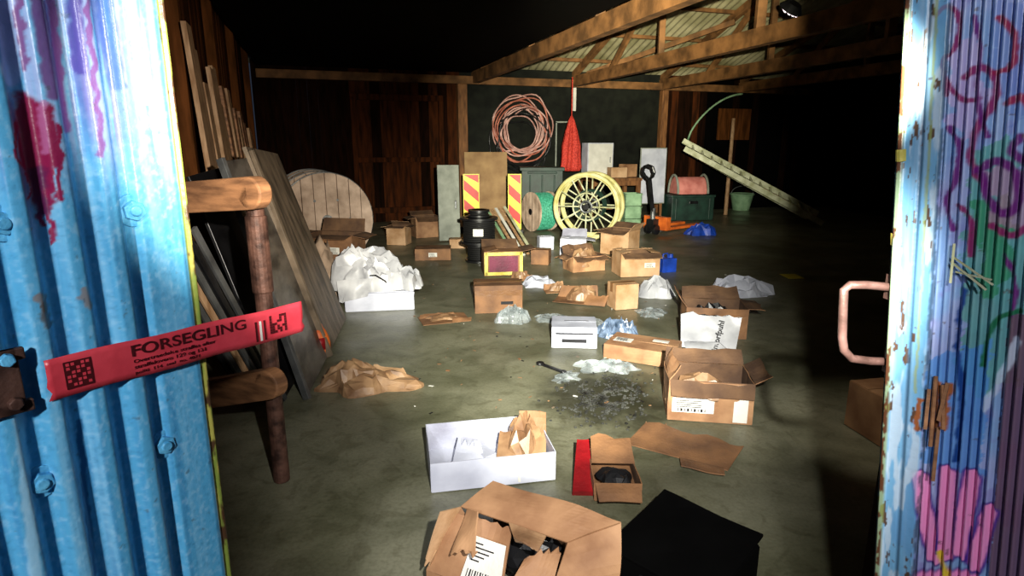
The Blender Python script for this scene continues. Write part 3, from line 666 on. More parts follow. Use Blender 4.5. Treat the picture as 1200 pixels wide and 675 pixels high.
carton('cardboard_box',583,362,.46,.33,.27,rot=6,closed=True,m=CARD2,labels=[('f',0,.2,.46,.05,TAPEB,False),('f',.08,.1,.12,.03,INK,False)],tape=True,seed=21)
carton('cardboard_box',744,321,.5,.36,.29,rot=9,flaps=(112,-84,-80,-84),m=CARD3,labels=[('f',.12,.14,.14,.06)],seed=23,fl=.12)
carton('cardboard_box',729,360,.24,.2,.25,rot=16,closed=True,m=CARD3,tape=True,seed=25)
carton('cardboard_box',1037,508,.3,.28,.27,rot=10,closed=True,m=CARD,seed=27)
carton('cardboard_box',634,309,.24,.2,.2,rot=-14,closed=True,m=CARD2,seed=29,tape=True)
def ex(mb):
    mb.box((0,-.2,.03),(.46,.004,.04),YEL); mb.box((0,-.2,.28),(.46,.004,.04),YEL); mb.box((-.22,-.2,.155),(.04,.004,.29),YEL); mb.box((.22,-.2,.155),(.04,.004,.29),YEL); mb.box((0,-.198,.15),(.36,.004,.2),PURPLE)
carton('tool_carton',588,320,.48,.36,.3,rot=8,flaps=(-85,60,-80,80),m=CARD2,seed=31,extra=ex)
carton('white_carton',672,298,.38,.28,.24,rot=-10,flaps=(-80,30,-80,100),m=WHITE,mi=WHITEIN,seed=33)
carton('cardboard_box',726,297,.46,.36,.36,rot=-38,flaps=(105,60,100,40),m=CARD3,seed=35,fl=.14)
carton('cardboard_box',684,316,.46,.3,.2,rot=20,flaps=(115,40,110,120),m=CARD,seed=37,rag=.5,warp=.03,extra=lambda mb:mb.crumple((0,0,.06),.42,.3,.2,KRAFT,seed=8))
carton('cardboard_box',499,277,.44,.36,.36,rot=24,flaps=(120,60,100,110),m=CARD,seed=39,fl=.14)
carton('cardboard_box',468,286,.32,.28,.3,rot=-10,flaps=(100,-50,100,100),m=CARD3,mi=CARDIN,seed=40,fl=.1)
carton('cardboard_box',508,303,.5,.34,.16,rot=5,closed=True,m=CARD2,seed=41,labels=[('f',0,.08,.12,.06)])
carton('cardboard_box',538,290,.3,.22,.14,rot=5,closed=True,m=CARD3,seed=43)
carton('white_carton',639,292,.22,.18,.2,rot=12,closed=True,m=WHITE,seed=45)
def crush(name,u,v,w,d,h,seed,m=CARD2,rot=0):
    mb=MB(name); P=F(u,v); mb.M=Matrix.Translation(P+Vector((0,0,.012)))@Matrix.Rotation(math.radians(rot),4,'Z')
    mb.panel((-w/2,-d/2,0),(w/2,-d/2,0),(w/2,d/2,0.01),(-w/2,d/2,.01),m,warp=.012,n=7,rag=.3,seed=seed)
    mb.panel((-w/2,d*.1,0),(w*.3,d*.1,0),(w*.25,d*.3,h),(-w*.45,d*.35,h*.8),m,warp=.03,n=7,rag=.5,seed=seed+1,m2=CARDIN)
    mb.panel((w*.1,-d/2,0),(w/2,-d/2,0),(w*.55,-d*.3,h*.7),(w*.15,-d*.2,h*.6),m,warp=.03,n=7,rag=.5,seed=seed+2,m2=CARDIN)
    mb.crumple((0,0,.01),w*.6,d*.6,h*.8,KRAFT,n=8,seed=int(seed))
    mb.build()
crush('crushed_cardboard',682,353,.55,.34,.17,3,CARD2,-20); crush('crushed_cardboard',653,342,.3,.2,.1,8,CARD,10); crush('crushed_cardboard',520,375,.45,.3,.04,12,CARD2,20)
crush('crushed_cardboard',611,328,.26,.2,.1,15,CARD2,-10)
# ------------------------------------------------------------ bags, paper, plastic
mb=MB('white_plastic_sheet'); P=F(866,343); mb.crumple(P,.70,.44,.15,WHITE,n=11,seed=4,rot=-.1,sharp=.7); mb.crumple(P+Vector((.02,.06,.02)),.26,.1,.13,BLACKP,n=6,seed=9); mb.build()
mb=MB('white_plastic_bag'); P=F(769,346); mb.crumple(P,.38,.34,.19,SACK,n=10,seed=5,sharp=.3); mb.build(smooth=30)
mb=MB('crumpled_film'); P=F(601,376); mb.crumple(P,.28,.24,.13,PLAST,n=12,seed=7,sharp=.7); mb.build()
mb=MB('crumpled_film'); P=F(724,392); mb.crumple(P,.34,.26,.13,BPLAST,n=14,seed=19,sharp=.8); mb.build()
for k,(u,v,w,hh,mm) in enumerate(((646,374,.20,.05,PLAST),(762,368,.20,.05,PLAST),(698,379,.14,.04,PLAST),(600,290,.2,.06,WHITE),(664,442,.16,.02,PLAST))):
    mb=MB('wrapping_paper' if mm is not PLAST else 'crumpled_film'); mb.crumple(F(u,v),w*1.4,w,hh,mm,n=8,seed=60+k,sharp=.6,edge=.6,rot=k); mb.build()
mb=MB('bubble_wrap'); P=F(712,431)
mb.crumple(P,.40,.22,.05,PLAST,n=16,seed=12,sharp=.7)
for i in range(800):
    u=R.gauss(710,26); v=R.gauss(467,14)
    if noise.noise(Vector((u*.05,v*.08,3)))<-.18: continue
    q=F(u,v); r=R.uniform(.006,.012)
    if (q-F(826,482)).length<.38: continue
    mb.blob((q.x,q.y,.002),(r*2.2,r*2.2,r),BUBB,1,0,floor=True)
mb.build(smooth=True)
mb=MB('paper_sheet'); P=F(633,334); mb.crumple(P,.40,.34,.10,WHITE,n=7,seed=14,sharp=.6); mb.build()
mb=MB('kraft_paper_bag'); P=F(434,452); mb.M=Matrix.Translation(P)@Matrix.Rotation(.16,4,'Z')
mb.crumple((0,0,0),.62,.34,.14,KRAFT,n=11,seed=11,sharp=.5,prof=lambda x,y:math.sqrt(max(0,1-x*x*.8-y*y))*(.75-.35*x)); 
mb.crumple((-.12,.02,.03),.34,.26,.14,KRAFT,n=9,seed=13,sharp=.4)
mb.panel((.0,-.12,.03),(.28,-.04,.02),(.22,.1,.08),(.02,.13,.10),CARD3,warp=.03,rag=.3,n=8,seed=5); mb.build()
mb=MB('white_crate'); P=F(447,358); mb.M=Matrix.Translation(P+Vector((0,0,.005)))@Matrix.Rotation(math.radians(9),4,'Z')
w,d,h=.66,.42,.18
for a,b in(((-w/2,-d/2),(w/2,-d/2)),((w/2,d/2),(-w/2,d/2)),((-w/2,d/2),(-w/2,-d/2)),((w/2,-d/2),(w/2,d/2))):
    mb.panel((*a,0),(*b,0),(*b,h),(*a,h),WHITE,th=.012,warp=.003)
mb.panel((-w/2,-d/2,0),(w/2,-d/2,0),(w/2,d/2,0),(-w/2,d/2,0),WHITE,th=.01,warp=0)
mb.panel((-w/2,-d/2,h+.006),(w/2,-d/2,h+.006),(w/2,d/2,h+.006),(-w/2,d/2,h+.006),WHITE,th=.01,warp=0)
mb.box((0,-d/2-.008,h-.012),(w+.02,.012,.02),WHITE); mb.build(.003)
mb=MB('white_plastic_bag'); c=P+Vector((0,.0,.2)); mb.M=Matrix.Translation(c)@Matrix.Rotation(.15,4,'Z')
mb.crumple((-.03,.03,0),.84,.46,.42,SACK,n=20,seed=21,sharp=.17,prof=lambda x,y:max(0,1-y*y)**.5*max(0,(1-x*x))**.4*(.85-.4*x+.10*math.sin(x*6+y*3)),edge=.2)
mb.crumple((-.1,-.13,-.0),.50,.2,.30,SACK,n=12,seed=23,sharp=.3)
mb.panel((-.40,-.2,.12),(-.05,-.235,.14),(-.12,-.25,-.06),(-.38,-.24,-.12),SACK,th=.008,warp=.04,n=9,rag=.4,seed=6)
mb.crumple((.26,-.05,0),.34,.32,.2,SACK,n=10,seed=27,sharp=.3)
mb.tube([(-.1,-.21,.16),(-.02,-.25,.17),(.06,-.23,.11),(.1,-.18,.05)],.008,BLACKP,6)
mb.build(smooth=28)
mb=MB('red_snack_packet'); P=F(376,418); mb.M=Matrix.Translation(P)@Matrix.Rotation(.4,4,'Z')
mb.blob((0,0,0),(.13,.1,.24),ORANGE,3,.2,seed=3); mb.box((0,-.055,.12),(.07,.02,.09),RED); mb.build(smooth='full')
mb=MB('paper_scraps')
for i in range(150):
    u=R.uniform(480,880); v=R.choice([R.uniform(296,400),R.uniform(330,400),R.uniform(390,500)]); P=F(u,v); r=R.uniform(.004,.016)
    mb.box(P+Vector((0,0,.006)),(r*2,r*R.uniform(.4,1.4),.003),R.choice([PAPER,KRAFT,CARD2,KRAFT,BLACKP,GREYM]),Matrix.Rotation(R.random()*3,3,'Z')@Matrix.Rotation(R.uniform(-.2,.2),3,'X'))
mb.build()
mb=MB('black_wrench'); a=F(633,426,.01); b=F(660,436,.01); mb.beam(a,b,.025,.015,BLACKP); mb.cyl(a-Vector((0,0,.008)),a+Vector((0,0,.01)),.03,.03,BLACKP,14); mb.cyl(b-Vector((0,0,.008)),b+Vector((0,0,.01)),.024,.024,BLACKP,14); mb.build(.002)
mb=MB('yellow_reflection'); P=F(928,324); mb.box(P+Vector((0,0,.003)),(.2,.26,.004),YELS); mb.build()  # yellow slab painted in as a reflection on the floor
# ------------------------------------------------------------ left pile
mb=MB('leaning_sheets')
def lean(b1,b2,t1,t2,m,th=.02,seed=0): mb.panel(b1,b2,t2,t1,m,th=th,warp=.006,seed=seed)
B1=F(358,466,.01); B2=F(404,374,.01)
def L2(p,q,x): return p.lerp(q,x)
T1=Vector((-1.80,3.75,1.5)); T2=Vector((-2.12,5.5,1.52))
lean(B1,L2(B1,B2,.42),T1,L2(T1,T2,.40),GREYD,.025)
lean(L2(B1,B2,.46),B2,L2(T1,T2,.36)+Vector((0,0,.08)),T2,GREYM,.03,4)
lean(B1+Vector((-.12,-.1,0)),B2+Vector((-.14,0,0)),Vector((-1.9,3.55,1.42)),Vector((-2.24,5.4,1.5)),BLACKP,.02)
lean(B1+Vector((-.26,.05,0)),B2+Vector((-.25,.1,0)),Vector((-1.98,3.85,1.25)),Vector((-2.3,5.3,1.3)),GREY,.02)
mb.beam(B1+Vector((.02,-.02,.0)),T1+Vector((.02,-.02,.02)),.03,.05,STEEL)
mb.beam(L2(B1,B2,.43)+Vector((.025,0,0)),L2(T1,T2,.39)+Vector((.025,0,.05)),.03,.06,GREYM)
mb.build(.003)
mb=MB('metal_rails')
for i in range(6):
    a=F(334-i*9,468,.01); mb.beam(a,Vector((-1.58-.05*i,2.95+.03*i,1.2-.05*i)),.02,.035,[STEEL,BLACKP,STEEL,WOODP,STEEL,BLACKP][i])
mb.build(.003)
mb=MB('wooden_trestle')
def rplank(y,u0,u1,v0,v1,hpx):
    a=AY(u0,v0,y+.35); b=AY(u1,v1,y); h=hpx/FPX*y
    mb.beam(a,b,.07,h,WOODO); 
    d=(b-a).normalized(); x=d.cross(Vector((0,0,1))).normalized(); mb.cyl(b-x*.035,b+x*.035,h/2,h/2,WOODO,24); return a
a1=rplank(2.55,150,298,236,226,38); a2=rplank(2.55,185,318,470,449,38)
ax=AY(298,236,2.63); mb.cyl((ax.x,2.63,0.0),(ax.x,2.63,1.36),.038,.038,RUST,18); mb.cyl((ax.x,2.63,.95),(ax.x,2.63,1.3),.046,.046,RUST,18)
mb.beam((a1.x+.04,a1.y,0),(a1.x+.04,a1.y,1.35),.07,.07,WOODO); mb.build(.008)
mb=MB('black_chest'); P=F(285,400); mb.box(P+Vector((-.04,-.1,.42)),(.34,.3,.84),BLACKP,Matrix.Rotation(.3,3,'Z')); mb.box(P+Vector((-.04,-.1,.86)),(.37,.33,.04),BLACK,Matrix.Rotation(.3,3,'Z')); mb.build(.01)
mb=MB('stacked_planks')
for i in range(15):
    q=7.5-i*.32; h=2.42-.045*i+R.uniform(-.2,.14); mb.beam(W(-6.02,q,0),W(-6.16+R.uniform(-.02,.02),q+R.uniform(-.05,.05),h),.22,.04,R.choice([WOODP,WOODP,WOODO]),up=e1)
mb.build(.004)
def plank_disc(mb,c,r,t,m,k=8):
    for i in range(k):
        x0=-r+2*r*i/k+.004; x1=-r+2*r*(i+1)/k-.004; xs=[x0+(x1-x0)*j/5 for j in range(6)]
        up=[(x,math.sqrt(max(0,r*r-x*x))) for x in xs]; pts=up+[(x,-z) for x,z in reversed(up)]
        n=len(pts); dz=R.uniform(-.003,.003)
        vs=[Vector(c)+Vector((x,-t/2+dz,z)) for x,z in pts]+[Vector(c)+Vector((x,t/2+dz,z)) for x,z in pts]
        mb.add(vs,[tuple(range(n)),tuple(range(n,2*n))[::-1]]+[(j,(j+1)%n,n+(j+1)%n,n+j)[::-1] for j in range(n)],m)
def cable_drum(P,r,hw,rot,fm):
    mb=MB('wooden_cable_drum')
    mb.M=Matrix.Translation(P+Vector((0,0,r+.005)))@Matrix.Rotation(math.radians(rot),4,'Z')
    plank_disc(mb,(0,-hw,0),r,.07,fm); plank_disc(mb,(0,hw,0),r,.07,fm); mb.cyl((0,-hw,0),(0,hw,0),r*.55,r*.55,WOOD,28)
    mb.cyl((0,-hw-.05,0),(0,-hw-.02,0),.07,.07,STEEL,20)
    mb.ring((0,-hw-.0,0),r+.004,.012,STEEL,'y',48,6); mb.ring((0,hw,0),r+.004,.012,STEEL,'y',48,6)
    for i in range(6):
        a=i*math.pi/3; mb.cyl((math.cos(a)*.3,-hw-.045,math.sin(a)*.3),(math.cos(a)*.3,-hw-.03,math.sin(a)*.3),.018,.018,STEEL,10)
    k=int(2*hw/.035)
    for j in range(1,k): mb.ring((0,-hw+j*.035,0),r*.62,.018,BLACKP,'y',32,6)
    mb.build(.004)
P=F(382,310); cable_drum(P+Vector((-.02,.1,0)),.62,.2,30,DRUMW)
cable_drum(P+Vector((-.42,.95,0)),.62,.16,30,FAB)
mb=MB('wooden_pallet'); P=F(398,330); mb.M=Matrix.Translation(P)@Matrix.Rotation(math.radians(-12),4,'Z')
for y in(-.2,0,.2): mb.box((0,y,.09),(.66,.09,.02),WOOD)
for x in(-.28,0,.28): mb.box((x,0,.04),(.08,.5,.078),WOOD)
for y in(-.14,.06): mb.box((0,y,.11),(.66,.1,.02),WOOD)
mb.build(.003)
carton('cardboard_box',398,330,.56,.34,.46,rot=-12,flaps=(100,20,90,100),m=CARD2,mi=CARDIN,seed=52,labels=[('f',.05,.28,.14,.08)],z=0.12,fl=.16)
mb=MB('folded_blanket'); P=F(380,352); mb.crumple(P,.42,.36,.62,FAB,n=12,seed=31,sharp=.2,rot=.3); mb.build(smooth='full')
# ------------------------------------------------------------ back area
mb=MB('black_cable_drum'); P=F(562,306)
def drum(z,r,h):
    mb.cyl(P+Vector((0,0,z)),P+Vector((0,0,z+.03)),r,r,BLACKP,32); mb.cyl(P+Vector((0,0,z+h-.03)),P+Vector((0,0,z+h)),r,r,BLACKP,32)
    mb.cyl(P+Vector((0,0,z)),P+Vector((0,0,z+h)),r*.7,r*.7,BLACKP,28)
    k=int((h-.06)/.028)
    for j in range(k): mb.ring(P+Vector((0,0,z+.045+j*.028)),r*.8,.014,BLACK,'z',28,6)
drum(.002,.2,.26); drum(.265,.265,.36); drum(.63,.15,.1); mb.box(P+Vector((0,-.27,.44)),(.14,.004,.1),PAPER); mb.build(.003,smooth=True)
mb=MB('green_cable_reel'); P=F(631,274); r=.37
mb.M=Matrix.Translation(P+Vector((0.05,0.4,r+.004)))@Matrix.Rotation(math.radians(-62),4,'Z')
for s_ in(-.2,.2): plank_disc(mb,(0,s_,0),r,.03,DRUMW,6)
mb.cyl((0,-.18,0),(0,.18,0),.2,.2,WOOD,24)
for rr_ in(.30,.34):
    for j in range(12): mb.ring((0,-.165+j*.029,0),rr_,.0155,GREENC,'y',36,6)
mb.cyl((0,-.225,0),(0,-.21,0),.06,.06,BLACKP,18); mb.cyl((0,.21,0),(0,.225,0),.06,.06,BLACKP,18)
mb.build(.003)
mb=MB('yellow_cable_reel'); P=F(690,281); r=.545
mb.M=Matrix.Translation(P+Vector((0,.1,r+.035)))@Matrix.Rotation(math.radians(-20),4,'Z')
for s_ in(-.22,.22):
    mb.ring((0,s_,0),r,.036,YELP,'y',56,10); mb.ring((0,s_,0),r*.93,.012,YELP,'y',48,6); mb.ring((0,s_,0),r*.42,.014,PALEG,'y',36,8); mb.ring((0,s_,0),r*.17,.022,STEEL,'y',24,8)
    for i in range(12):
        a=2*math.pi*i/12
        mb.cyl((math.cos(a)*.09,s_,math.sin(a)*.09),(math.cos(a)*r,s_,math.sin(a)*r),.013,.013,PALEG,6)
    mb.cyl((0,s_-.03,0),(0,s_+.03,0),.05,.05,BLACKP,16)
for i in range(12):
    a=2*math.pi*i/12; mb.cyl((math.cos(a)*r*.42,-.22,math.sin(a)*r*.42),(math.cos(a)*r*.42,.22,math.sin(a)*r*.42),.012,.012,STEEL,6)
for j in range(6): mb.ring((0,-.06+j*.05,0),r*.48,.014,DGREEN,'y',40,6)
mb.build(smooth=True)
def sign(u,v,w,h,rot,top=0):
    mb=MB('hazard_marker_board'); P=F(u,v); mb.M=Matrix.Translation(P)@Matrix.Rotation(rot,4,'Z')
    mb.box((0,0,.06),(w*1.4,.3,.12),BLACKP); mb.box((0,.012,.1+h/2),(w,.02,h),YELS)
    n=int(h/.3)+1; x=w/2-.012
    for i in range(-1,n+1):
        z0=.2+i*.36
        pts=[(x,z0),(x,z0+.18),(-x,z0+.18+w*.8),(-x,z0+w*.8)]
        def cl(p): return (p[0],min(max(p[1],.115),.085+h))
        pts=[cl(p) for p in pts]
        if max(p[1] for p in pts)-min(p[1] for p in pts)<.01: continue
        mb.add([Vector((a,-.0005,b)) for a,b in pts]+[Vector((a,.004,b)) for a,b in pts],[(0,1,2,3),(4,5,6,7)[::-1],(0,1,5,4),(1,2,6,5),(2,3,7,6),(3,0,4,7)],REDS)
    mb.build()
sign(603,276,.24,1.0,-.1); sign(553,272,.3,.98,.15)
mb=MB('grey_door_panel'); P=F(527,283); mb.box(P+Vector((0,0,.65)),(.36,.05,1.26),GREY,Matrix.Rotation(.2,3,'Z')@Matrix.Rotation(-.05,3,'X')); mb.box(P+Vector((.12,-.04,.63)),(.03,.03,.14),STEEL); mb.build(.006)
mb=MB('plywood_board'); P=F(566,259); mb.box(P+Vector((.08,-.1,.74)),(.9,.03,1.44),WOODPL,Matrix.Rotation(.1,3,'Z')@Matrix.Rotation(-.08,3,'X')); mb.build(.004)
mb=MB('wooden_slats')
for i in range(5):
    a=F(604+i*5,302-i*1.5,.012); b=AY(571+i*5,246-i*1,a.y+1.25); mb.beam(a,b,.045,.018,[LGREEN,WOODP,PAPER,WOODP,PALEG][i])
mb.build(.002)
mb=MB('green_waste_container'); P=F(634,260); mb.M=Matrix.Translation(P)
mb.box((0,0,.62),(.85,.6,.95),DGREEN); mb.box((0,0,1.12),(.92,.66,.07),DGREEN); mb.box((0,-.34,1.05),(.6,.04,.04),DGREEN)
for x in(-.35,.35): mb.cyl((x-.03,-.2,.08),(x+.03,-.2,.08),.08,.08,BLACKP,16); mb.cyl((x-.03,.2,.08),(x+.03,.2,.08),.08,.08,BLACKP,16)
for x in(-.25,0,.25): mb.box((x,-.305,.6),(.03,.02,.8),DGREEN)
mb.build(.012)
mb=MB('workbench'); P=F(712,259); mb.M=Matrix.Translation(P)@Matrix.Rotation(ANG,4,'Z')
mb.box((0,0,.9),(1.2,.7,.06),WOOD)
for x in(-.54,.54):
    for y in(-.3,.3): mb.box((x,y,.435),(.08,.08,.87),WOOD)
mb.box((0,0,.3),(1.1,.6,.04),WOOD); mb.box((0,-.31,.82),(1.0,.03,.1),WOOD); mb.build(.005)
def box_on(name,P,w,d,h,rot,m,labels=()):
    return carton_at(name,Vector((P.x,P.y,0)),w,d,h,rot=rot,closed=True,m=m,z=P.z,seed=R.random()*40,labels=labels)
top=P+Vector((0,0,.935))
box_on('cardboard_box',top+Vector((.14,-.12,0)),.34,.26,.2,10,CARD3); box_on('cardboard_box',top+Vector((.42,.16,0)),.28,.26,.26,30,CARD)
mb=MB('white_cabinet'); mb.M=Matrix.Translation(top+Vector((-.32,.1,0)))@Matrix.Rotation(ANG,4,'Z')
mb.box((.1,.05,.36),(.6,.3,.7),WHITE); mb.box((.1,-.105,.36),(.56,.012,.66),PAPER); mb.box((.32,-.12,.36),(.02,.02,.12),STEEL); mb.build(.005)
mb=MB('white_panel_board'); P2=F(764,259); mb.M=Matrix.Translation(P2)@Matrix.Rotation(ANG,4,'Z')
mb.box((0.05,.15,.95),(.6,.03,1.15),WHITE); mb.box((0.05,.16,.95),(.64,.02,1.19),GREY)
for x in(-.2,.3): mb.box((x,.18,.45),(.05,.04,.9),WOOD)
mb.box((0.05,.125,1.1),(.06,.02,.02),INK); mb.build(.004)
mb=MB('stacked_crates'); P3=F(738,270); mb.M=Matrix.Translation(P3)@Matrix.Rotation(.1,4,'Z')
for i in range(3):
    z=.002+i*.24; mb.box((0,0,z+.02),(.3,.3,.04),LGREEN)
    for x,y,sx,sy in((0,-.15,.32,.02),(0,.15,.32,.02),(-.15,0,.02,.32),(.15,0,.02,.32)): mb.box((x,y,z+.12),(sx,sy,.22),LGREEN); mb.box((x,y,z+.22),(sx+.02,sy+.015,.025),LGREEN)
mb.build(.003)
mb=MB('hanging_cable_coil')
c=AY(610,159,13.55)
for i in range(17):
    r=.52+R.uniform(-.16,.17); z=R.uniform(-.06,.10); m=[ORC,PINKH,BLACKP,PINKH,BLACKP,PINKH][i%6] 
    mb.M=Matrix.Translation(c+Vector((R.uniform(-.1,.1),R.uniform(-.12,.0),z+ (-.18 if m is BLACKP else .12))))@Matrix.Rotation(ANG,4,'Z')@Matrix.Rotation(R.uniform(-.12,.12),4,'Z')
    mb.ring((0,0,0),r if m is not BLACKP else r*1.08,.017,m,'y',44,6,jit=.2,seed=i*1.3)
mb.M=Matrix.Identity(4); mb.cyl(c+Vector((0,-.15,.62)),c+Vector((0,.35,.62)),.02,.02,STEEL,8); mb.build(smooth='full')
mb=MB('red_safety_net'); c=AY(670,136,12.9)
n=14; prof=[(0,.02),(.1,.06),(.3,.11),(.6,.17),(.9,.18),(1.05,.2),(1.12,.16)]
vs=[];fs=[]
for j,(dz,r) in enumerate(prof):
    for i in range(n*3):
        a=2*math.pi*i/(n*3); rr=r*(1+.22*math.sin(a*7+j*.4)); vs.append(c+Vector((math.cos(a)*rr,math.sin(a)*rr*.7,-dz)))
k=n*3
for j in range(len(prof)-1):
    for i in range(k): fs.append((j*k+i,j*k+(i+1)%k,(j+1)*k+(i+1)%k,(j+1)*k+i))
fs+= [tuple(range(k))[::-1],tuple(range((len(prof)-1)*k,len(prof)*k))]
mb.add(vs,fs,REDNET); mb.cyl(c,Vector((c.x,c.y,2.95)),.012,.012,REDNET,8); mb.build(smooth='full')
mb=MB('wall_frame'); 
for dx,dz,sx,sz in((-.2,0,.03,1.0),(.2,0,.03,1.0),(0,.5,.43,.03)): mb.box(AY(662,170,13.85)+Vector((dx,0,dz)),(sx,.03,sz),GREY)
mb.build()
mb=MB('pallet_truck'); P=F(766,274); mb.M=Matrix.Translation(P)@Matrix.Rotation(math.radians(38),4,'Z')
for y in(-.19,.19):
    mb.box((.6,y,.11),(1.0,.15,.05),ORANGE); mb.cyl((1.0,y-.03,.045),(1.0,y+.03,.045),.042,.042,BLACKP,14)
mb.box((.08,0,.2),(.12,.53,.24),ORANGE); mb.box((-.05,0,.17),(.16,.16,.22),BLACKP); mb.cyl((-.05,0,.2),(-.05,0,.48),.05,.045,STEEL,16)
for y in(-.09,.09): mb.cyl((-.06,y-.03,.09),(-.06,y+.03,.09),.09,.09,BLACKP,20)
mb.beam((-.06,0,.4),(-.2,0,1.02),.06,.05,BLACKP)
mb.tube([(-.2,0,1.0),(-.22,-.09,1.06),(-.235,-.13,1.13),(-.25,-.10,1.22),(-.26,0,1.25),(-.25,.10,1.22),(-.235,.13,1.13),(-.22,.09,1.06)],.026,BLACKP,8,True)
mb.build(.005)
mb=MB('blue_tarp_bundle'); P=F(822,275); mb.crumple(P,.62,.3,.2,BLUE,n=9,seed=2); mb.build()
mb=MB('blue_jug'); P=F(781,318); mb.M=Matrix.Translation(P)@Matrix.Rotation(.3,4,'Z'); mb.box((0,0,.09),(.2,.14,.18),BLUE); mb.cyl((.05,0,.18),(.05,0,.23),.03,.03,BLUE,14); mb.tube([(-.07,0,.17),(-.06,0,.23),(.0,0,.24),(.02,0,.17)],.012,BLUE); mb.build(.02)
mb=MB('green_storage_box'); P=F(804,257); mb.M=Matrix.Translation(P)@Matrix.Rotation(.15,4,'Z')
mb.box((0,0,.26),(.96,.6,.5),DGREEN); mb.box((0,0,.53),(1.0,.64,.05),DGREEN); mb.box((0,-.31,.4),(.2,.03,.06),BLACKP)
for x in(-.38,.38): mb.box((x,-.305,.26),(.04,.02,.46),DGREEN)
mb.build(.012)
mb=MB('pink_drum'); c=P+Vector((0,0,.56)); mb.M=Matrix.Translation(c)@Matrix.Rotation(.15,4,'Z')
vs=[];fs=[];n=20
for xx in(-.32,.32):
    for i in range(n+1):
        a=math.pi*i/n; vs.append(Vector((xx,math.cos(a)*.24,math.sin(a)*.36+.01)))
for i in range(n): fs.append((i,i+1,n+2+i,n+1+i))
fs+=[tuple(range(n+1))[::-1],tuple(range(n+1,2*n+2)),(0,n+1,2*n+1,n)]
mb.add(vs,fs,PINK)
for xx in(-.34,.34): mb.tube([(xx,math.cos(math.pi*i/16)*.26,math.sin(math.pi*i/16)*.39+.02) for i in range(17)],.025,GREY,8)
mb.build(smooth=True)
mb=MB('wooden_ladder')
a0=F(964,262,.05); b0=AY(802,174,12.6); off=Vector((.06,.36,.16))
for o in(Vector((0,0,0)),off): mb.beam(a0+o,b0+o,.06,.11,PALEG)
for i in range(1,14):
    t=i/14; p=a0.lerp(b0,t); mb.beam(p,p+off,.035,.05,PALEG)
mb.build(.004)
mb=MB('timber_offcuts')
for i in range(5):
    o=Vector((R.uniform(-.1,.3),R.uniform(.6,.9),0)); mb.beam(a0+o+Vector((0,0,.02)),b0.lerp(a0,.1+.12*i)+o+Vector((0,0,.05)),.05,.04,R.choice([WOODP,PALEG]))
mb.build(.003)
mb=MB('timber_pole'); c=F(850,252); mb.cyl(c,c+Vector((.15,.4,2.2)),.045,.04,WOODP,14); mb.build()
mb=MB('green_bucket'); P=F(868,246); mb.cyl(P,P+Vector((0,0,.4)),.2,.28,LGREEN,28); mb.ring(P+Vector((0,0,.4)),.282,.02,LGREEN,'z',32,8); mb.tube([P+Vector((math.cos(t)*.28,0,.4+math.sin(t)*.2)) for t in [math.pi*i/12 for i in range(13)]],.008,STEEL); mb.build(smooth=True)
mb=MB('hanging_hose'); pts=[]
for i in range(20):
    t=i/19; pts.append(AY(806+64*t,164-54*math.sin(t*1.5)**.7,14.2))
mb.tube(pts,.022,LGREEN,8); mb.cyl(pts[-1],pts[-1]+Vector((0,1.2,.0)),.02,.02,STEEL,8); mb.build(smooth='full')
mb=MB('wall_sign'); mb.box(W(4.75,.05,2.1),(.95,.04,.75),WALLB3,RZ); mb.build(.004)
mb=MB('ceiling_lamp'); c=AY(926,12,8.8); mb.M=Matrix.Translation(c)@Matrix.Rotation(.7,4,'X')@Matrix.Rotation(.3,4,'Y')
mb.cyl((0,0,.01),(0,0,.1),.17,.1,BLACKP,24)
for i in range(5): 
    l=2*math.sqrt(.15**2-(-.11+.055*i)**2); mb.box((-.11+.055*i,0,0),(.026,l,.02),LAMPM)
mb.M=Matrix.Identity(4); mb.cyl(c+Vector((0,0,.06)),Vector((c.x,c.y,4.6)),.012,.012,STEEL,8); mb.build()
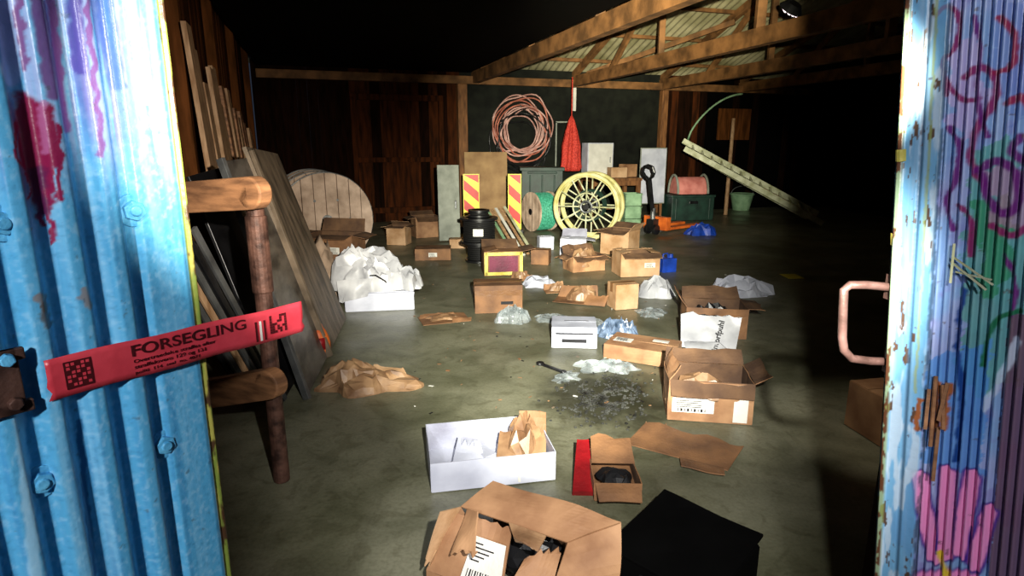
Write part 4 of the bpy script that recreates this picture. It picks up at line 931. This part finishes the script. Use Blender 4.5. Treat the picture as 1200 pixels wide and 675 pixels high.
# ------------------------------------------------------------ lights
def spot(name,loc,target,power,ang,blend=1,size=.03,col=(1,1,1)):
    l=bpy.data.lights.new(name,'SPOT'); l.energy=power; l.spot_size=math.radians(ang); l.spot_blend=blend; l.shadow_soft_size=size; l.color=col
    o=bpy.data.objects.new(name,l); o.location=loc; d=Vector(target)-Vector(loc); o.rotation_euler=d.to_track_quat('-Z','Y').to_euler(); scene.collection.objects.link(o)
T=Vector((.23,.05,1.79))  # inferred torch position; the narrower spots here are fills added against falloff
spot('torch_far_fill',T,(1.2,13,1.3),6200,32,1,.02,(1,.95,.74))  # fill spot added at the torch to lift the back area
spot('torch_far_left_fill',T,(-3.2,10,.3),800,26,1,.02,(1,.9,.7))  # added fill, brightens the far left corner
spot('torch_roof_fill',T,(2.2,10,3.9),9500,28,1,.02,(1,.93,.66))  # added fill aimed up to brighten roof sheets and beams
spot('torch_right_fill',T,(4.0,12,1.0),4200,17,1,.02,(1,.96,.78))  # extra fill added for the ladder side
spot('torch_mid_fill',T,(.2,6.3,.1),3200,44,1,.02,(1,.98,.84))  # added fill for the middle of the floor
spot('torch_floor_fill',T,(1.5,4.6,0),700,28,1,.02,(1,.98,.88))  # floor fill added to brighten the right-hand floor
spot('torch_near',T,(.1,3.2,0),420,60,.9,.02,(1,.97,.92))
spot('torch_left_fill',T,(-2.4,5.5,1.3),900,40,1,.02,(1,.93,.82))  # added fill for the left wall and pile
spot('door_fill_spot',(-.8,-1.8,2.5),(-.75,1.0,1.4),350,36,.6,.1,(.97,.98,1))  # added spot standing in for outdoor light on the left door
spot('door_fill_spot',(-.2,-2.0,2.7),(1.05,1.0,1.4),250,34,.6,.08,(.98,.97,1))  # second added spot, brightens the right door from outside
spot('box_fill_spot',(1.2,2.2,2.6),(2.05,3.1,.2),80,28,.8,.05,(1,.9,.75))  # added spot without a fixture, brightens the box beside the right door
w=bpy.data.worlds.new('night'); scene.world=w; w.use_nodes=True; w.node_tree.nodes['Background'].inputs[0].default_value=(.35,.45,.7,1); w.node_tree.nodes['Background'].inputs[1].default_value=.05
cd=bpy.data.cameras.new('camera'); cd.sensor_width=36; cd.lens=21; cd.clip_start=.02
co=bpy.data.objects.new('camera',cd); co.location=CAM; co.rotation_euler=(math.pi/2-TH,0,0); scene.collection.objects.link(co); scene.camera=co
scene.view_settings.view_transform='Standard'
